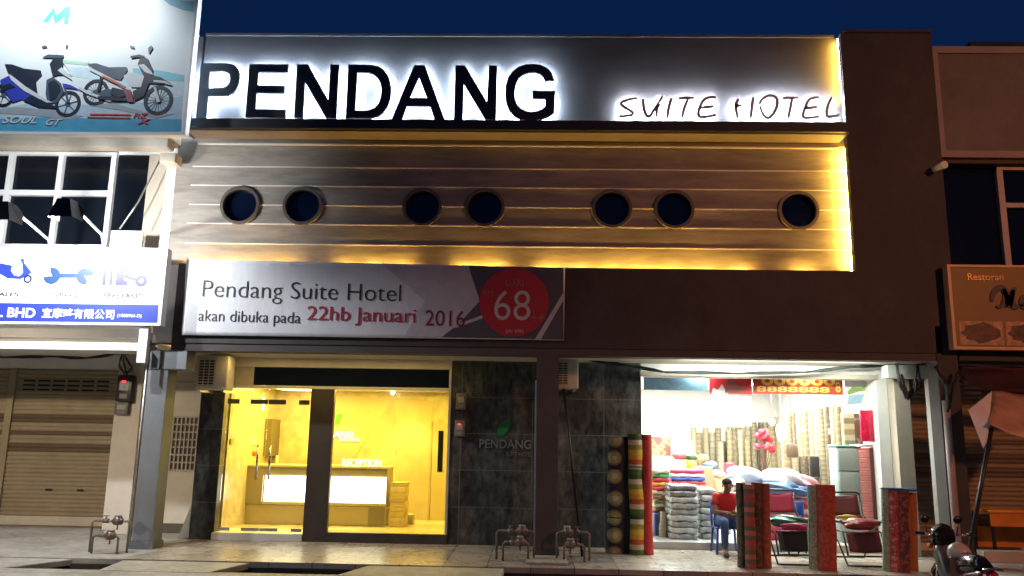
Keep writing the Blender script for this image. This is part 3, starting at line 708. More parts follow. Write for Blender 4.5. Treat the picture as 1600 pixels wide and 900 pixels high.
cable('short black cables hanging from the beam by the restaurant', pth([(1462, 575), (1478, 600), (1482, 640), (1490, 600), (1500, 580)], 12.25), 5, .014, .05, 12)

# ================================================================== left neighbour: two storey shop
LBD = thing('shop_building', 'pale two storey shop with black windows and shuttered ground floor', 'building', (-8, 13, 0))
YL = 13.0
def pbox(name, a, c, y0, y1, mt, parent, Y=None, bevel=0):
    "box whose front outline is given by photo corners a (lower left) and c (upper right)"
    Y = Y or y0; x0, z0 = AT(*a, Y); x1, z1 = AT(*c, Y)
    return MB().box(x0, x1, y0, y1, z0, z1).build(name, mt, parent, bevel)
xle = -5.765
zw0, zw1 = AT(90, 386, YL)[1], AT(90, 240, YL)[1]
wx1 = AT(228, 300, YL)[0]
# walls round the window opening
MB().box(-20, xle-.26, YL+.02, YL+.2, 3.25, zw0).build('wall', M_white, LBD)
MB().box(-20, xle-.26, YL+.02, YL+.2, zw1, 8.55).build('wall', M_white, LBD)
MB().box(wx1, xle-.26, YL+.0, YL+.2, zw0+.001, zw1-.001).build('wall', M_beige, LBD)
x0 = AT(258, 300, 12.75)[0]
MB().box(x0, xle-.265, YL-.28, YL-.002, 4.62, zw1+.3).build('pilaster', M_white, LBD)
# slab and soffit over the windows
z0, z1 = AT(120, 238, 12.35)[1], AT(120, 212, 12.35)[1]
MB().box(-20, -6.0, 12.35, YL+.018, zw1+.05, z1+.3).build('slab', M_beige, LBD)
MB().box(-20, -6.06, 12.36, 12.60, zw1-.10, zw1+.048).build('slab_lip', M_beige, LBD)
# parapet beside the hotel panel
MB().box(-6.6, -5.80, YU+.05, YU+.32, 7.0, AT(312, 55, YU)[1]).build('parapet', M_dark, LBD)
MB().box(-6.62, AT(326, 48, YU)[0]-.22, YU+.0, YU+.36, AT(312, 55, YU)[1]+.002, AT(312, 49, YU)[1]).build('coping', M_white, LBD)
# windows
wx0 = -20
pane = MB().box(wx0, wx1-.005, YL+.05, YL+.07, zw0, zw1).build('window', M_glassdark, LBD)
def mull(pxa, w=.085):
    x, _ = AT(pxa, 312, YL); MB().box(x-w/2, x+w/2, YL-.03, YL+.048, zw0+.001, zw1-.001).build('mullion', M_wframe, pane)
for p_ in (10, 89, 172, -75, -160): mull(p_)
xm = AT(172, 312, YL)[0]
zt1, zt0 = AT(90, 298, YL)[1], AT(90, 306, YL)[1]
MB().box(wx0, xm-.044, YL-.034, YL+.046, zt0, zt1).build('transom', M_wframe, pane)
MB().box(wx0, xm+.05, YL-.036, YL+.044, zw1-.03, zw1+.02).build('head_rail', M_wframe, pane)
MB().box(wx0, xm+.05, YL-.06, YL+.044, zw0-.01, zw0+.035).build('bottom_rail', M_wframe, pane)
# ledges and walkway beam
MB().box(-20, -6.10, 12.20, 12.75, AT(100, 527, 12.2)[1], AT(100, 513.5, 12.2)[1]).build('ledge', M_white, LBD)
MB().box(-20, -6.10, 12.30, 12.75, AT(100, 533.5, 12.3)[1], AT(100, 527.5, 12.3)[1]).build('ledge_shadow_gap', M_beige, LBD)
zb2 = AT(100, 546, 12.15)[1]
MB().box(-20, -6.07, 12.15, 12.75, zb2, AT(100, 534, 12.15)[1]).build('front_beam', M_white, LBD)
MB().box(-20, -6.07, 12.752, 15.3, 3.13, 3.25).build('walkway_ceiling', M_white, LBD)
xc = AT(231, 566, 12.1)[0]
MB().box(xc-.02, -6.05, 12.05, 12.148, AT(220, 567, 12.1)[1], 3.32).build('downpipe_head', M_white, LBD)
# ground floor wall with shutter
YS = 15.2
MB().box(-20, -7.7, YS, YS+.2, 0, .16).build('shutter_sill', M_cream, LBD)
zs1 = 2.90
MB().box(-20, -7.35, YS-.02, YS+.2, zs1, 3.13).build('shutter_head', M_white, LBD)
def shutter(x0, x1, y, z0, z1, parent, mt, mt2, bands, pitch=.078, name='roller_shutter'):
    mb = MB(); n = int((z1-z0)/pitch); band = []
    bm2 = MB()
    for i in range(n):
        za = z0+i*pitch; tgt = bm2 if any(l <= za < h for l, h in bands) else mb
        pr_ = [(0, 0), (-.014, .012), (-.02, .035), (-.014, .058), (0, .068), (0, pitch)]
        for (d0, h0), (d1, h1) in zip(pr_, pr_[1:]):
            tgt.face([(x0, y+d0, za+h0), (x1, y+d0, za+h0), (x1, y+d1, za+h1), (x0, y+d1, za+h1)])
    o = mb.build(name, mt, parent); bm2.build('dark_band', mt2, o); return o
M_sh = mat('beige shutter slat', (.36, .29, .19), .5, .0, var=.08, dirt=.15); M_shd = mat('brown shutter slat', (.13, .085, .05), .5, var=.1)
zb_ = lambda y: AT(90, y, YS)[1]
bands = [(zb_(662), zb_(650)), (zb_(686), zb_(674)), (zb_(712), zb_(699))]
xs0 = AT(13, 690, YS)[0]; xs1 = AT(176, 690, YS)[0]
sh1 = shutter(xs0, xs1+.1, YS+.03, .16, zs1, LBD, M_sh, M_shd, bands)
shutter(-16, xs0-.12, YS+.03, .16, zs1, LBD, M_sh, M_shd, bands)
MB().box(xs0-.125, xs0+.005, YS-.03, YS+.05, .16, zs1).build('shutter_post', M_sh, LBD)
vm = MB()
for i in range(6):
    x = AT(48+i*23, 590, YS)[0]
    for k in range(3): vm.box(x-.13, x+.10, YS+.002, YS+.009, zs1-.42+k*.085, zs1-.385+k*.085)
vm.build('vent_slot', M_black, sh1)
MB().box(AT(112, 766, YS)[0]-.5, AT(112, 766, YS)[0]-.38, YS-.0, YS+.008, .62, .66).build('lock', M_black, sh1)
MB().box(AT(112, 766, YS)[0]+.1, AT(112, 766, YS)[0]+.22, YS-.0, YS+.008, .62, .66).build('lock', M_black, sh1)
# pier between the shops, wall with vent blocks
MB().box(-7.36, -6.90, 14.06, 15.19, 0, 3.12).build('pier', mat('pier paint', (.62, .575, .51), .7, var=.05, scale=3, bump=.05, dirt=.12), LBD, bevel=.01)
YV = 14.45
MB().box(-6.89, -5.45, YV, YV+.2, 0.16, 3.12).build('side_wall', M_cream, LBD)
MB().box(-6.89, -5.45, YV-.01, YV+.2, 0, .16).build('skirting', mat('brown skirting', (.10, .075, .055), .6), LBD)
a = AT(259, 734, YV); c = AT(312, 652, YV)
vb = MB().box(a[0], c[0], YV-.012, YV-.001, a[1], c[1]).build('vent_block', M_black, LBD)
gm = MB(); nx, nz = 7, 7
for i in range(nx+1):
    x = a[0]+i*(c[0]-a[0])/nx; gm.box(x-.013, x+.013, YV-.045, YV-.0125, a[1]-.01, c[1]+.01)
gm.build('grid', M_beige, vb)
gm = MB()
for i in range(nz+1):
    z = a[1]+i*(c[1]-a[1])/nz; gm.box(a[0]-.01, c[0]+.01, YV-.049, YV-.0128, z-.013, z+.013)
gm.build('grid', M_beige, vb)
MB().box(-6.89, -5.5, YV-.02, YV-.002, 2.62, 2.66).build('trim', M_beige, LBD)

# ---- big billboard
BB = thing('billboard', 'huge bright billboard showing two motorcycles above the shuttered shop', 'billboard', (-8, 11.95, 6.4))
YB = 11.9
bl, zlo = -12.0, AT(290, 208, YB)[1]; br_ = AT(298, 110, YB)[0]; zhi = 9.5
M_bbg = mat('billboard sheet', (.66, .74, .77), .45, var=.03, scale=1.2)
MB().box(bl, br_, YB, YB+.10, zlo, zhi).build('sheet', M_bbg, BB)
MB().box(br_-.035, br_+.02, YB-.02, YB+.12, zlo-.04, zhi).build('frame', M_wframe, BB)
MB().box(bl, br_-.036, YB-.02, YB+.12, zlo-.04, zlo).build('frame', M_wframe, BB)
MB().box(-6.5, -6.42, YB+.10, YL+.02, zlo+.2, zlo+.28).box(-9.5, -9.42, YB+.10, YL+.02, zlo+.2, zlo+.28).build('bracket', M_steel, BB)
def art(name, mt, pts, lay=1):
    return MB().prism([AT(x/4, y/4, YB-.003*lay) for x, y in pts], YB-.003*lay, YB-.003*lay+.0025).build(name, mt, BB)
pm = lambda n, c: mat('print '+n, c, .45, var=.08, scale=6)
art('sea_band', pm('sea', (.08, .36, .56)), [(-60, 745), (400, 728), (560, 742), (800, 740), (1132, 745), (1132, 822), (-60, 826)])
art('shore_band', pm('shore', (.40, .56, .66)), [(-60, 690), (200, 640), (560, 655), (900, 640), (1142, 600), (1132, 746), (560, 743), (-60, 746)], .6)
art('surf_band', pm('surf', (.52, .68, .74)), [(380, 415), (700, 430), (1150, 512), (1143, 600), (900, 560), (600, 500), (400, 470)], .5)
art('coast_band', pm('coast', (.22, .55, .68)), [(830, 425), (1000, 440), (1150, 470), (1148, 510), (980, 495), (830, 455)])
art('cloud_band', pm('cloud', (.20, .44, .54)), [(1010, -10), (1130, 0), (1215, 10), (1212, 75), (1140, 62), (1060, 30)])
art('grass_band', pm('grass', (.38, .62, .45)), [(380, 372), (560, 392), (540, 408), (400, 395)])
M_ink2 = pm('dark', (.012, .020, .040)); M_ink3 = pm('mid', (.055, .085, .13)); M_blu = pm('blue', (.03, .05, .42)); M_silv = pm('silver', (.55, .60, .63))
def wheel(cx, cy_, r, spokes, lay=2):
    x, z = AT(cx/4, cy_/4, YB); rr = r/4*YB/1250*1.0
    w = MB().ring(x, z, rr*.77, rr*1.03, YB-.003*lay, YB-.003*lay+.0025, 30, .93).build('printed_tyre', M_ink2, BB)
    mb = MB().disc(x, z, rr*.22, YB-.003*lay, YB-.003*lay+.0025, 16)
    for k in range(spokes):
        t = 2*math.pi*k/spokes+.3; ca, sa = math.cos(t), math.sin(t); p = .035 if spokes < 9 else .012
        mb.prism([(x+rr*(.2*ca-p*sa)*.93, z+rr*(.2*sa+p*ca)), (x+rr*(.82*ca-p*sa)*.93, z+rr*(.82*sa+p*ca)), (x+rr*(.82*ca+p*sa)*.93, z+rr*(.82*sa-p*ca)), (x+rr*(.2*ca+p*sa)*.93, z+rr*(.2*sa-p*ca))], YB-.003*lay, YB-.003*lay+.0025)
    mb.build('printed_rim', M_ink3, BB)
# scooter picture
wheel(425, 650, 92, 6); wheel(25, 595, 84, 6)
art('scooter_seat', M_ink2, [(30, 400), (75, 402), (150, 428), (255, 440), (262, 470), (225, 510), (235, 590), (190, 595), (100, 520), (55, 465)], 3)
art('scooter_tail', M_blu, [(0, 500), (60, 470), (130, 530), (210, 600), (290, 640), (330, 660), (240, 660), (140, 620), (80, 640), (20, 560)], 4)
art('scooter_shield', M_ink3, [(290, 500), (330, 480), (380, 520), (400, 570), (360, 640), (300, 655), (285, 590)], 3)
art('scooter_front', M_ink2, [(310, 400), (350, 340), (395, 350), (390, 385), (445, 465), (410, 470), (360, 470), (330, 480)], 4)
art('scooter_cowl', M_silv, [(360, 440), (385, 420), (440, 470), (450, 500), (400, 470)], 5)
art('scooter_fender', M_blu, [(390, 520), (440, 530), (500, 562), (440, 552), (395, 548)], 4)
art('scooter_bar', M_ink3, [(260, 360), (300, 340), (400, 345), (395, 360), (310, 362)], 5)
# motorcycle picture
wheel(990, 628, 104, 18); wheel(600, 578, 92, 18)
art('motorcycle_seat', M_ink3, [(545, 400), (600, 395), (680, 420), (790, 418), (795, 440), (755, 500), (700, 490), (640, 460), (580, 425)], 4)
art('motorcycle_tail', M_silv, [(548, 408), (580, 428), (660, 470), (780, 530), (820, 570), (760, 545), (640, 480), (560, 440)], 5)
art('motorcycle_engine', M_ink3, [(600, 590), (660, 555), (740, 560), (800, 560), (820, 636), (720, 640), (640, 610)], 3)
art('motorcycle_pipe', M_silv, [(495, 540), (560, 575), (700, 625), (690, 638), (540, 585), (490, 555)], 5)
art('motorcycle_body', M_silv, [(765, 470), (850, 455), (900, 480), (880, 545), (820, 545)], 4)
art('motorcycle_panel', pm('maroon', (.25, .07, .09)), [(770, 560), (815, 560), (835, 636), (800, 638)], 6)
art('motorcycle_front', M_ink2, [(860, 400), (880, 350), (920, 365), (955, 440), (940, 470), (1000, 480), (1070, 522), (1000, 525), (930, 520), (900, 600), (835, 630), (830, 570), (880, 545), (900, 480)], 5)
art('motorcycle_cowl', M_silv, [(865, 405), (900, 400), (950, 450), (955, 468), (905, 450)], 6)
art('motorcycle_mirror', M_ink3, [(925, 300), (945, 284), (955, 300), (930, 340)], 4)
art('motorcycle_mirror', M_ink3, [(808, 285), (835, 288), (840, 305), (815, 300)], 4)
art('motorcycle_fork', M_silv, [(960, 545), (975, 545), (1000, 635), (980, 640)], 6)
art('ground_shadow', pm('shade', (.30, .36, .40)), [(-60, 690), (100, 668), (350, 690), (520, 725), (430, 748), (200, 720), (-60, 706)], 1.5)
art('ground_shadow', pm('shade', (.30, .36, .40)), [(560, 660), (700, 640), (900, 700), (1090, 712), (980, 740), (760, 690)], 1.5)
art('scooter_stripe', M_silv, [(52, 462), (70, 470), (160, 540), (300, 628), (330, 640), (290, 640), (150, 568), (70, 500)], 6)
art('scooter_floor', M_ink2, [(190, 596), (300, 650), (345, 662), (350, 676), (240, 668), (150, 628)], 5)
art('scooter_leg_panel', M_ink2, [(300, 520), (338, 498), (372, 530), (378, 560), (350, 610), (312, 630)], 5)
art('scooter_headlamp', pm('lamp', (.75, .8, .82)), [(398, 405), (425, 440), (448, 468), (420, 458), (395, 430)], 6)
art('scooter_rear_fender', M_ink2, [(0, 540), (60, 520), (96, 545), (60, 552), (10, 575)], 6)
art('scooter_mirror', M_ink3, [(258, 290), (285, 282), (297, 296), (270, 302)], 4); art('scooter_mirror', M_ink3, [(412, 285), (425, 278), (420, 300), (410, 304)], 4)
art('scooter_fork', M_ink3, [(398, 545), (412, 548), (432, 640), (418, 645)], 6)
art('motorcycle_chain_case', M_ink2, [(610, 600), (700, 600), (790, 618), (790, 632), (700, 628), (610, 618)], 6)
art('motorcycle_cylinder', M_ink2, [(700, 545), (765, 560), (790, 600), (730, 610), (690, 585)], 6)
art('motorcycle_stripe', pm('orange red', (.50, .12, .08)), [(640, 470), (700, 495), (790, 545), (780, 550), (690, 508), (640, 482)], 6)
art('motorcycle_bar', M_ink2, [(815, 350), (870, 340), (905, 350), (900, 362), (860, 356), (815, 362)], 6)
art('motorcycle_rear_shock', M_ink2, [(625, 480), (640, 478), (622, 570), (606, 568)], 6)
art('motorcycle_fender_edge', M_silv, [(960, 500), (1030, 505), (1072, 528), (1060, 530), (1020, 518), (960, 512)], 7)
# lettering on the billboard
M_teal = pm('teal', (.06, .62, .62))
art('emblem', M_teal, [(263, 140), (335, 45), (352, 95), (410, 42), (440, 40), (425, 150), (398, 150), (402, 105), (345, 150), (330, 95), (300, 140)], 1)
art('emblem', pm('pale teal', (.6, .78, .78)), [(232, 75), (262, 42), (282, 40), (245, 78)], 1)
def btext(s, a, c, mt, lay=2, **kw): return ptext(s, 'lettering', (a[0]/4, a[1]/4), (c[0]/4, c[1]/4), YB-.003*lay, .002, mt, BB, **kw)
M_red2 = pm('red', (.55, .03, .03))
btext('SOUL', (10, 770), (235, 725), M_silv, 3, shear=.4, offset=.02); btext('GT', (285, 782), (390, 742), M_silv, 3, shear=.4, offset=.02)
btext('RZ', (830, 735), (930, 708), M_red2, 3, shear=.3, offset=.02); btext('X', (855, 775), (945, 742), M_red2, 3, shear=.3, offset=.03)
art('red_stripe', M_red2, [(565, 710), (700, 712), (820, 714), (815, 722), (700, 720), (562, 718)], 3)
art('red_stripe', M_red2, [(548, 728), (700, 732), (815, 734), (812, 741), (700, 740), (546, 737)], 3)

# ---- blue and white workshop sign
SGN = thing('shop_sign', 'brightly lit white sign with blue scooter, spanner and piston pictures', 'sign', (-7.5, 12.05, 3.4))
YG = 12.0
sx1 = AT(257, 440, YG)[0]; sz0, sz1 = AT(130, 507, YG)[1], AT(130, 386.5, YG)[1]
M_sgw = mat('sign white sheet', (.80, .80, .80), .45, var=.02)
MB().box(-12, sx1, YG, YG+.16, sz0, sz1).build('sheet', M_sgw, SGN)
M_sgb = mat('sign blue', (.010, .030, .30), .45, var=.05); M_sgl = mat('sign light blue', (.006, .036, .115), .45, var=.05); M_sgp = mat('sign violet', (.010, .012, .075), .45, var=.05)
def sp(x, y): return AT(x/5, 360+y/5, YG)
def sart(name, mt, pts, lay=1): return MB().prism([sp(x, y) for x, y in pts], YG-.003*lay, YG-.0005-.003*(lay-1)).build(name, mt, SGN)
sart('blue_band', M_sgb, [(-4000, 508), (0, 566), (1240, 582), (1230, 722), (0, 710), (-4000, 655)])
sart('scooter_symbol', M_sgb, [(-60, 250), (0, 255), (98, 275), (85, 310), (110, 350), (150, 358), (180, 330), (172, 250), (158, 235), (170, 215), (190, 225), (188, 250), (250, 330), (225, 345), (190, 365), (160, 382), (60, 375), (0, 340), (-20, 385), (-80, 380)])
x, z = sp(217, 380); MB().ring(x, z, .035, .068, YG-.003, YG-.0005, 24).build('scooter_symbol', M_sgp, SGN)
x1_, z1_ = sp(405, 355); x2_, z2_ = sp(665, 358)
def spanner(cx, cz, ang, rr):
    pts = []
    for k in range(25):
        t = math.radians(40+k*280/24); pts.append((cx+rr*math.cos(t+ang), cz+rr*math.sin(t+ang)))
    pts.append((cx+rr*.35*math.cos(ang-.55), cz+rr*.35*math.sin(ang-.55))); pts.append((cx-.08*rr*math.cos(ang), cz-.08*rr*math.sin(ang))); pts.append((cx+rr*.35*math.cos(ang+.55), cz+rr*.35*math.sin(ang+.55)))
    return pts
mb = MB(); mb.prism(spanner(x1_, z1_, R(150), .135), YG-.003, YG-.0005); mb.prism(spanner(x2_, z2_, R(-30), .135), YG-.003, YG-.0005)
mb.prism([sp(430, 337), sp(620, 335), sp(620, 372), sp(430, 372)], YG-.0025, YG-.0005); mb.build('spanner_symbol', M_sgl, SGN)
mb = MB()
mb.prism([sp(810, 292), sp(835, 292), sp(825, 428), sp(795, 428)], YG-.003, YG-.0005); mb.prism([sp(865, 292), sp(885, 292), sp(876, 428), sp(852, 428)], YG-.003, YG-.0005)
mb.prism([sp(915, 290), sp(1005, 290), sp(990, 320), sp(965, 340), sp(1060, 375), sp(1055, 395), sp(965, 365), sp(970, 385), sp(1000, 400), sp(995, 432), sp(900, 430)], YG-.003, YG-.0005)
x, z = sp(1103, 395); mb.ring(x, z, .035, .095, YG-.003, YG-.0005, 28); mb.build('piston_symbol', M_sgp, SGN)
M_sgt = mat('sign grey ink', (.012, .012, .016), .5)
def stext(s, a, c, mt, lay=1, **kw):
    return ptext(s, 'lettering', (a[0]/5, 360+a[1]/5), (c[0]/5, 360+c[1]/5), YG-.0005-.003*(lay-1), .0025, mt, SGN, **kw)
stext('SALES', (-45, 515), (148, 483), M_sgt, offset=.03); stext('SERVICE', (410, 520), (615, 487), M_sgt, offset=.03, slope=-.01); stext('SPARE PARTS', (780, 525), (1112, 490), M_sgt, offset=.03, slope=-.01)
M_sgtx = mat('sign white ink', (.8, .8, .8), .5)
stext('L BHD', (-30, 675), (282, 604), M_sgtx, 2, offset=.025, slope=-.012)
stext('宜摩哆有限公司', (325, 683), (898, 612), M_sgtx, 2, offset=.012, slope=-.010)
stext('(1000904-D)', (915, 684), (1108, 654), M_sgtx, 2, offset=.01, slope=-.010)
# ---- small white board over the sign
a = AT(171, 386, 12.3); c = AT(223, 361, 12.3)
wb = thing('small_board', 'small white board with grey print above the workshop sign', 'board', ((a[0]+c[0])/2, 12.35, a[1]))
MB().box(a[0], c[0], 12.3, 12.36, a[1]-.05, c[1]).build('sheet', M_sgw, wb)
for k, (t_, y0, y1) in enumerate((('BEST', 373, 369), ('SHOP', 379.5, 375.5))):
    ptext(t_, 'lettering', (175, y0), (199-k*-3, y1), 12.2995, .002, M_sgt, wb)
# ---- flood lamps on arms above the sign
def sign_lamp(label, base, tip, ty=10.6, W_=34):
    bx, z0 = AT(*base, YG); tx, tz = AT(*tip, ty)
    t = thing('sign_lamp', label, 'lamp', (bx, YG, z0), 'flood lamps on arms above the workshop sign')
    MB().tube([(bx, YG+.05, z0-.12), (bx, YG-.02, z0), (tx, ty+.10, tz-.02), (tx, ty, tz+.02)], .022).build('arm', M_alu, t)
    hd = MB()
    lo = [(tx-.17, ty-.14, tz-.27), (tx+.17, ty-.14, tz-.27), (tx+.17, ty+.14, tz-.11), (tx-.17, ty+.14, tz-.11)]
    hi = [(tx-.09, ty-.10, tz), (tx+.09, ty-.10, tz), (tx+.09, ty+.08, tz), (tx-.09, ty+.08, tz)]
    lo = [hd.bm.verts.new(p) for p in lo]; hi = [hd.bm.verts.new(p) for p in hi]; hd.bm.faces.new(hi)
    ck = [hd.bm.verts.new((tx+.17, ty+.14, tz-.27)), hd.bm.verts.new((tx-.17, ty+.14, tz-.27))]      # side cheeks hang lower than the sign side
    hd.bm.faces.new([lo[0], lo[1], hi[1], hi[0]]); hd.bm.faces.new([lo[2], lo[3], hi[3], hi[2]])
    hd.bm.faces.new([lo[1], ck[0], lo[2], hi[2], hi[1]]); hd.bm.faces.new([ck[1], lo[0], hi[0], hi[3], lo[3]])
    h = hd.build('hood', M_black, t)
    MB().tube([(tx-.08, ty, tz-.11), (tx+.08, ty, tz-.11)], .025, 10).build('bulb', mat('lit flood bulb', (.9, .9, .9), emit=WHITE, es=20), h)
    light('sign_lamp_light', 'POINT', (tx, ty+.02, tz-.235), W_*10, WHITE, shadow_soft_size=.03)
sign_lamp('flood lamp on a pale arm above the spanner and piston pictures', (160, 367), (106, 313))
sign_lamp('flood lamp on a pale arm cut by the left photo edge', (77, 375), (10, 318))
# ---- thin fixture, stay cable
a = AT(257, 260, 12.5); c = AT(283, 245, 12.5)
tag(MB().rbox(a[0], c[0], 12.3, 12.55, a[1], c[1], .015).build('wall_box', M_beige), 'small beige box fixed under the slab beside the plank panel', 'box')
tag(MB().tube([(AT(250, 250, 12.6)[0], 12.6, AT(250, 250, 12.6)[1]), (AT(215, 315, 12.5)[0], 12.5, AT(215, 315, 12.5)[1]-.03), (AT(187, 358, 12.4)[0], 12.4, AT(187, 358, 12.4)[1])], .014).build('stay_cable', M_steel), 'thin grey cable slanting past the black window to the small board', 'cable')

# ================================================================== right neighbour: restaurant
RB = thing('restaurant_building', 'dim reddish two storey building with white framed windows at right', 'building', (8, 13, 0))
M_rw = mat('pinkish render', (.18, .158, .145), .75, var=.12, scale=3, bump=.08, dirt=.2); M_rw2 = mat('pale pink trim', (.33, .27, .25), .7, var=.06, dirt=.1)
YR = 12.75
rxl = rx1+.004
z0, z1 = AT(1530, 235, YR)[1], AT(1530, 74, YR)[1]
MB().box(rxl, 20, YR+.05, YR+.3, z0, z1).build('parapet_panel', M_rw, RB)
MB().box(rxl, 20, YR, YR+.3, z0-.12, z0-.002).build('panel_trim', M_rw2, RB); MB().box(rxl, 20, YR, YR+.3, z1-.10, z1+.02).build('panel_trim', M_rw2, RB)
MB().box(rxl, rxl+.26, YR, YR+.049, z0, z1-.102).build('panel_trim', M_rw2, RB)
MB().box(7.4, 20, YR+.1, YR+.6, z1+.022, z1+.16).build('roof_edge', M_black, RB)
z2 = AT(1530, 252, YR)[1]; z3 = AT(1530, 417, YR)[1]
MB().box(rxl, 20, YR+.1, YR+.6, z2, z0-.122).build('lintel', M_band, RB)
wn = MB().box(rxl+.2, 20, YR+.34, YR+.36, z3-.3, z2).build('window', M_glassdark, RB)
for p_ in (1571,):
    x = AT(p_, 330, YR+.2)[0]; MB().box(x-.05, x+.05, YR+.25, YR+.339, z3-.3, z2-.002).build('mullion', mat('window frame pink', (.48, .40, .38), .5), wn)
    zt_ = AT(1590, 319, YR+.2)[1]; MB().box(x+.051, 20, YR+.255, YR+.338, zt_-.04, zt_+.04).build('transom', MATS['window frame pink'], wn)
    MB().box(x-.05, 20, YR+.24, YR+.337, z2-.06, z2-.001).build('head_rail', MATS['window frame pink'], wn)
MB().box(rxl-.24, rxl+.2, YF+.29, YR+.6, 3.0, z3-.02).build('end_wall', M_black, RB)
MB().box(rxl, 20, YR, YR+.3, 3.0, z3-.31).build('wall', M_rw, RB)
zr = 2.95
MB().box(6.04, 20, 14.2, 14.4, zr, 3.3).build('shutter_head', M_band, RB)
zb_ = lambda y: AT(1540, y, 14.2)[1]
bands = [(zb_(702), zb_(688)), (zb_(728), zb_(714)), (zb_(752), zb_(738))]
M_sh2 = mat('tan shutter slat', (.30, .21, .12), .5, var=.1, dirt=.2)
s_a = shutter(6.06, 7.05, 14.22, .12, zr, RB, M_sh2, M_shd, bands)
s_b = shutter(7.20, 12, 14.22, .12, zr, RB, M_sh2, M_shd, bands)
MB().box(7.055, 7.195, 14.1, 14.3, 0, zr).build('shutter_post', M_band, RB)
vm = MB()
for i in range(4):
    for k in range(3): vm.box(7.5+i*.5, 7.78+i*.5, 14.185, 14.198, 2.62+k*.09, 2.665+k*.09)
vm.build('vent_slot', mat('vent pale', (.55, .5, .42), .5), s_b)
MB().box(6.04, 14, 14.19, 14.4, 0, .12).build('shutter_sill', M_cream, RB)
MB().box(6.53, 20, YF+.3, 14.2, 3.12, 3.2).build('walkway_ceiling', M_band, RB)
MB().box(6.53, 20, YF+.02, YF+.30, 3.02, 3.32).build('front_beam', M_dark, RB)
# pipes on the right column
tag(MB().tube([(AT(1453, 592, 13.2)[0], 13.2, AT(1453, 592, 13.2)[1]), (AT(1463, 720, 13.2)[0], 13.2, 0)], .085, 16).build('downpipe', M_white), 'thick white vertical pipe before the brown shutter by the dark column', 'pipe')
x = AT(1488, 700, 12.3)[0]
tag(MB().tube([(x-.02, 12.34, 2.40), (x-.02, 12.34, 0)], .055, 14).build('pipe', mat('pinkish pipe', (.35, .24, .23), .45, var=.1)), 'pinkish grey vertical pipe fixed to the dark right column', 'pipe')
a = AT(1468, 262, 12.3)
tag(MB().tube([(a[0]-.05, 12.38, a[1]), (a[0]-.02, 12.1, a[1]-.02)], [.05, .06], 12).build('pipe_outlet', M_white), 'small pale pipe outlet high on the dark wall by the right windows', 'pipe')
# restaurant sign
RS = thing('restaurant_sign', 'brown restaurant sign with orange frame and two food pictures', 'sign', (8, 12.2, 3.3))
YQ = 12.2
def rq(x, y): return AT(1460+x/5.63, 400+y/5.63, YQ)
M_rsg = mat('brown sign sheet', (.25, .13, .03), .5, var=.12, scale=4); M_rfr = mat('orange sign frame', (.75, .42, .20), .45)
l0 = rq(165, 450)[0]; zt_, zb__ = rq(300, 98)[1], rq(400, 800)[1]
MB().box(l0-.02, 12, YQ, YQ+.12, zb__, zt_).build('sheet', M_rsg, RS)
fx0 = l0-.05
MB().box(fx0, 12, YQ-.02, YQ+.13, zt_, zt_+.035).build('frame', M_rfr, RS); MB().box(fx0, 12, YQ-.02, YQ+.13, zb__-.04, zb__).build('frame', M_rfr, RS)
MB().box(fx0, fx0+.045, YQ-.02, YQ+.13, zb__+.001, zt_-.001).build('frame', M_rfr, RS)
fz = rq(400, 575)[1]
M_food = mat('food print', (.10, .035, .018), .5, var=.9, scale=7); M_food2 = mat('food pale print', (.48, .26, .13), .5, var=.5, scale=9)
xw = (rq(600, 650)[0]-rq(215, 650)[0])
for k in range(4):
    xa_ = l0+.06+k*(xw+.04)
    MB().box(xa_, xa_+xw, YQ-.004, YQ-.0005, zb__+.03, fz).build('food_picture', M_food2, RS)
    mb = MB(); mb.prism([(xa_+xw*(.5+.43*math.cos(t*.35)*(1+.12*math.sin(3*t))), (zb__+fz)/2+.02+(fz-zb__)*.38*math.sin(t*.35)*(1+.15*math.sin(2*t))) for t in range(18)], YQ-.008, YQ-.0045); mb.build('food_dish', M_food, RS)
ptext('Restoran', 'lettering', (1460+292/5.63, 400+212/5.63), (1460+600/5.63, 400+155/5.63), YQ-.001, .01, mat('gilt letter', (.62, .33, .08), .3, .3), RS)
M_scr = mat('dark script', (.05, .03, .03), .5)
strokes('script_lettering', [[(1460+x/5.63, 400+y/5.63) for x, y in L] for L in ([(500,400),(515,330),(560,285),(600,290),(625,340),(600,430),(565,455),(540,440)], [(600,290),(640,380),(650,440),(690,300),(720,290)], [(690,300),(675,380),(690,440),(730,450),(770,430)], [(830,340),(775,370),(770,430),(800,440),(830,350),(840,430),(900,420)])], .10, YQ-.001, .02, M_scr, RS, .35)
# tarpaulin awning with pole, red cloth behind
aw = thing('awning', 'sagging orange tarpaulin awning with pale flap tied to black pole', 'awning', (7.3, 11.9, 2.0))
def cloth(name, quad, mt, parent, sag=.06, nu=14, nv=10, seed=0):
    "quad of 3d points a b c d, wrinkled sheet"
    rnd = random.Random(seed); a, b, c, d = [Vector(p) for p in quad]; mb = MB(); g_ = []
    for i in range(nu+1):
        row = []
        for j in range(nv+1):
            u, v = i/nu, j/nv; p = (a*(1-u)+b*u)*(1-v)+(d*(1-u)+c*u)*v
            p = p+Vector((0, .03*math.sin(7*u+9*v+seed), -sag*math.sin(math.pi*u)*(.4+v)+.012*math.sin(17*u-5*v+seed)))
            row.append(mb.bm.verts.new(p))
        g_.append(row)
    for i in range(nu):
        for j in range(nv):
            f = mb.bm.faces.new([g_[i][j], g_[i+1][j], g_[i+1][j+1], g_[i][j+1]]); f.smooth = True
    o = mb.build(name, mt, parent); s_ = o.modifiers.new('thick', 'SOLIDIFY'); s_.thickness = .006; return o
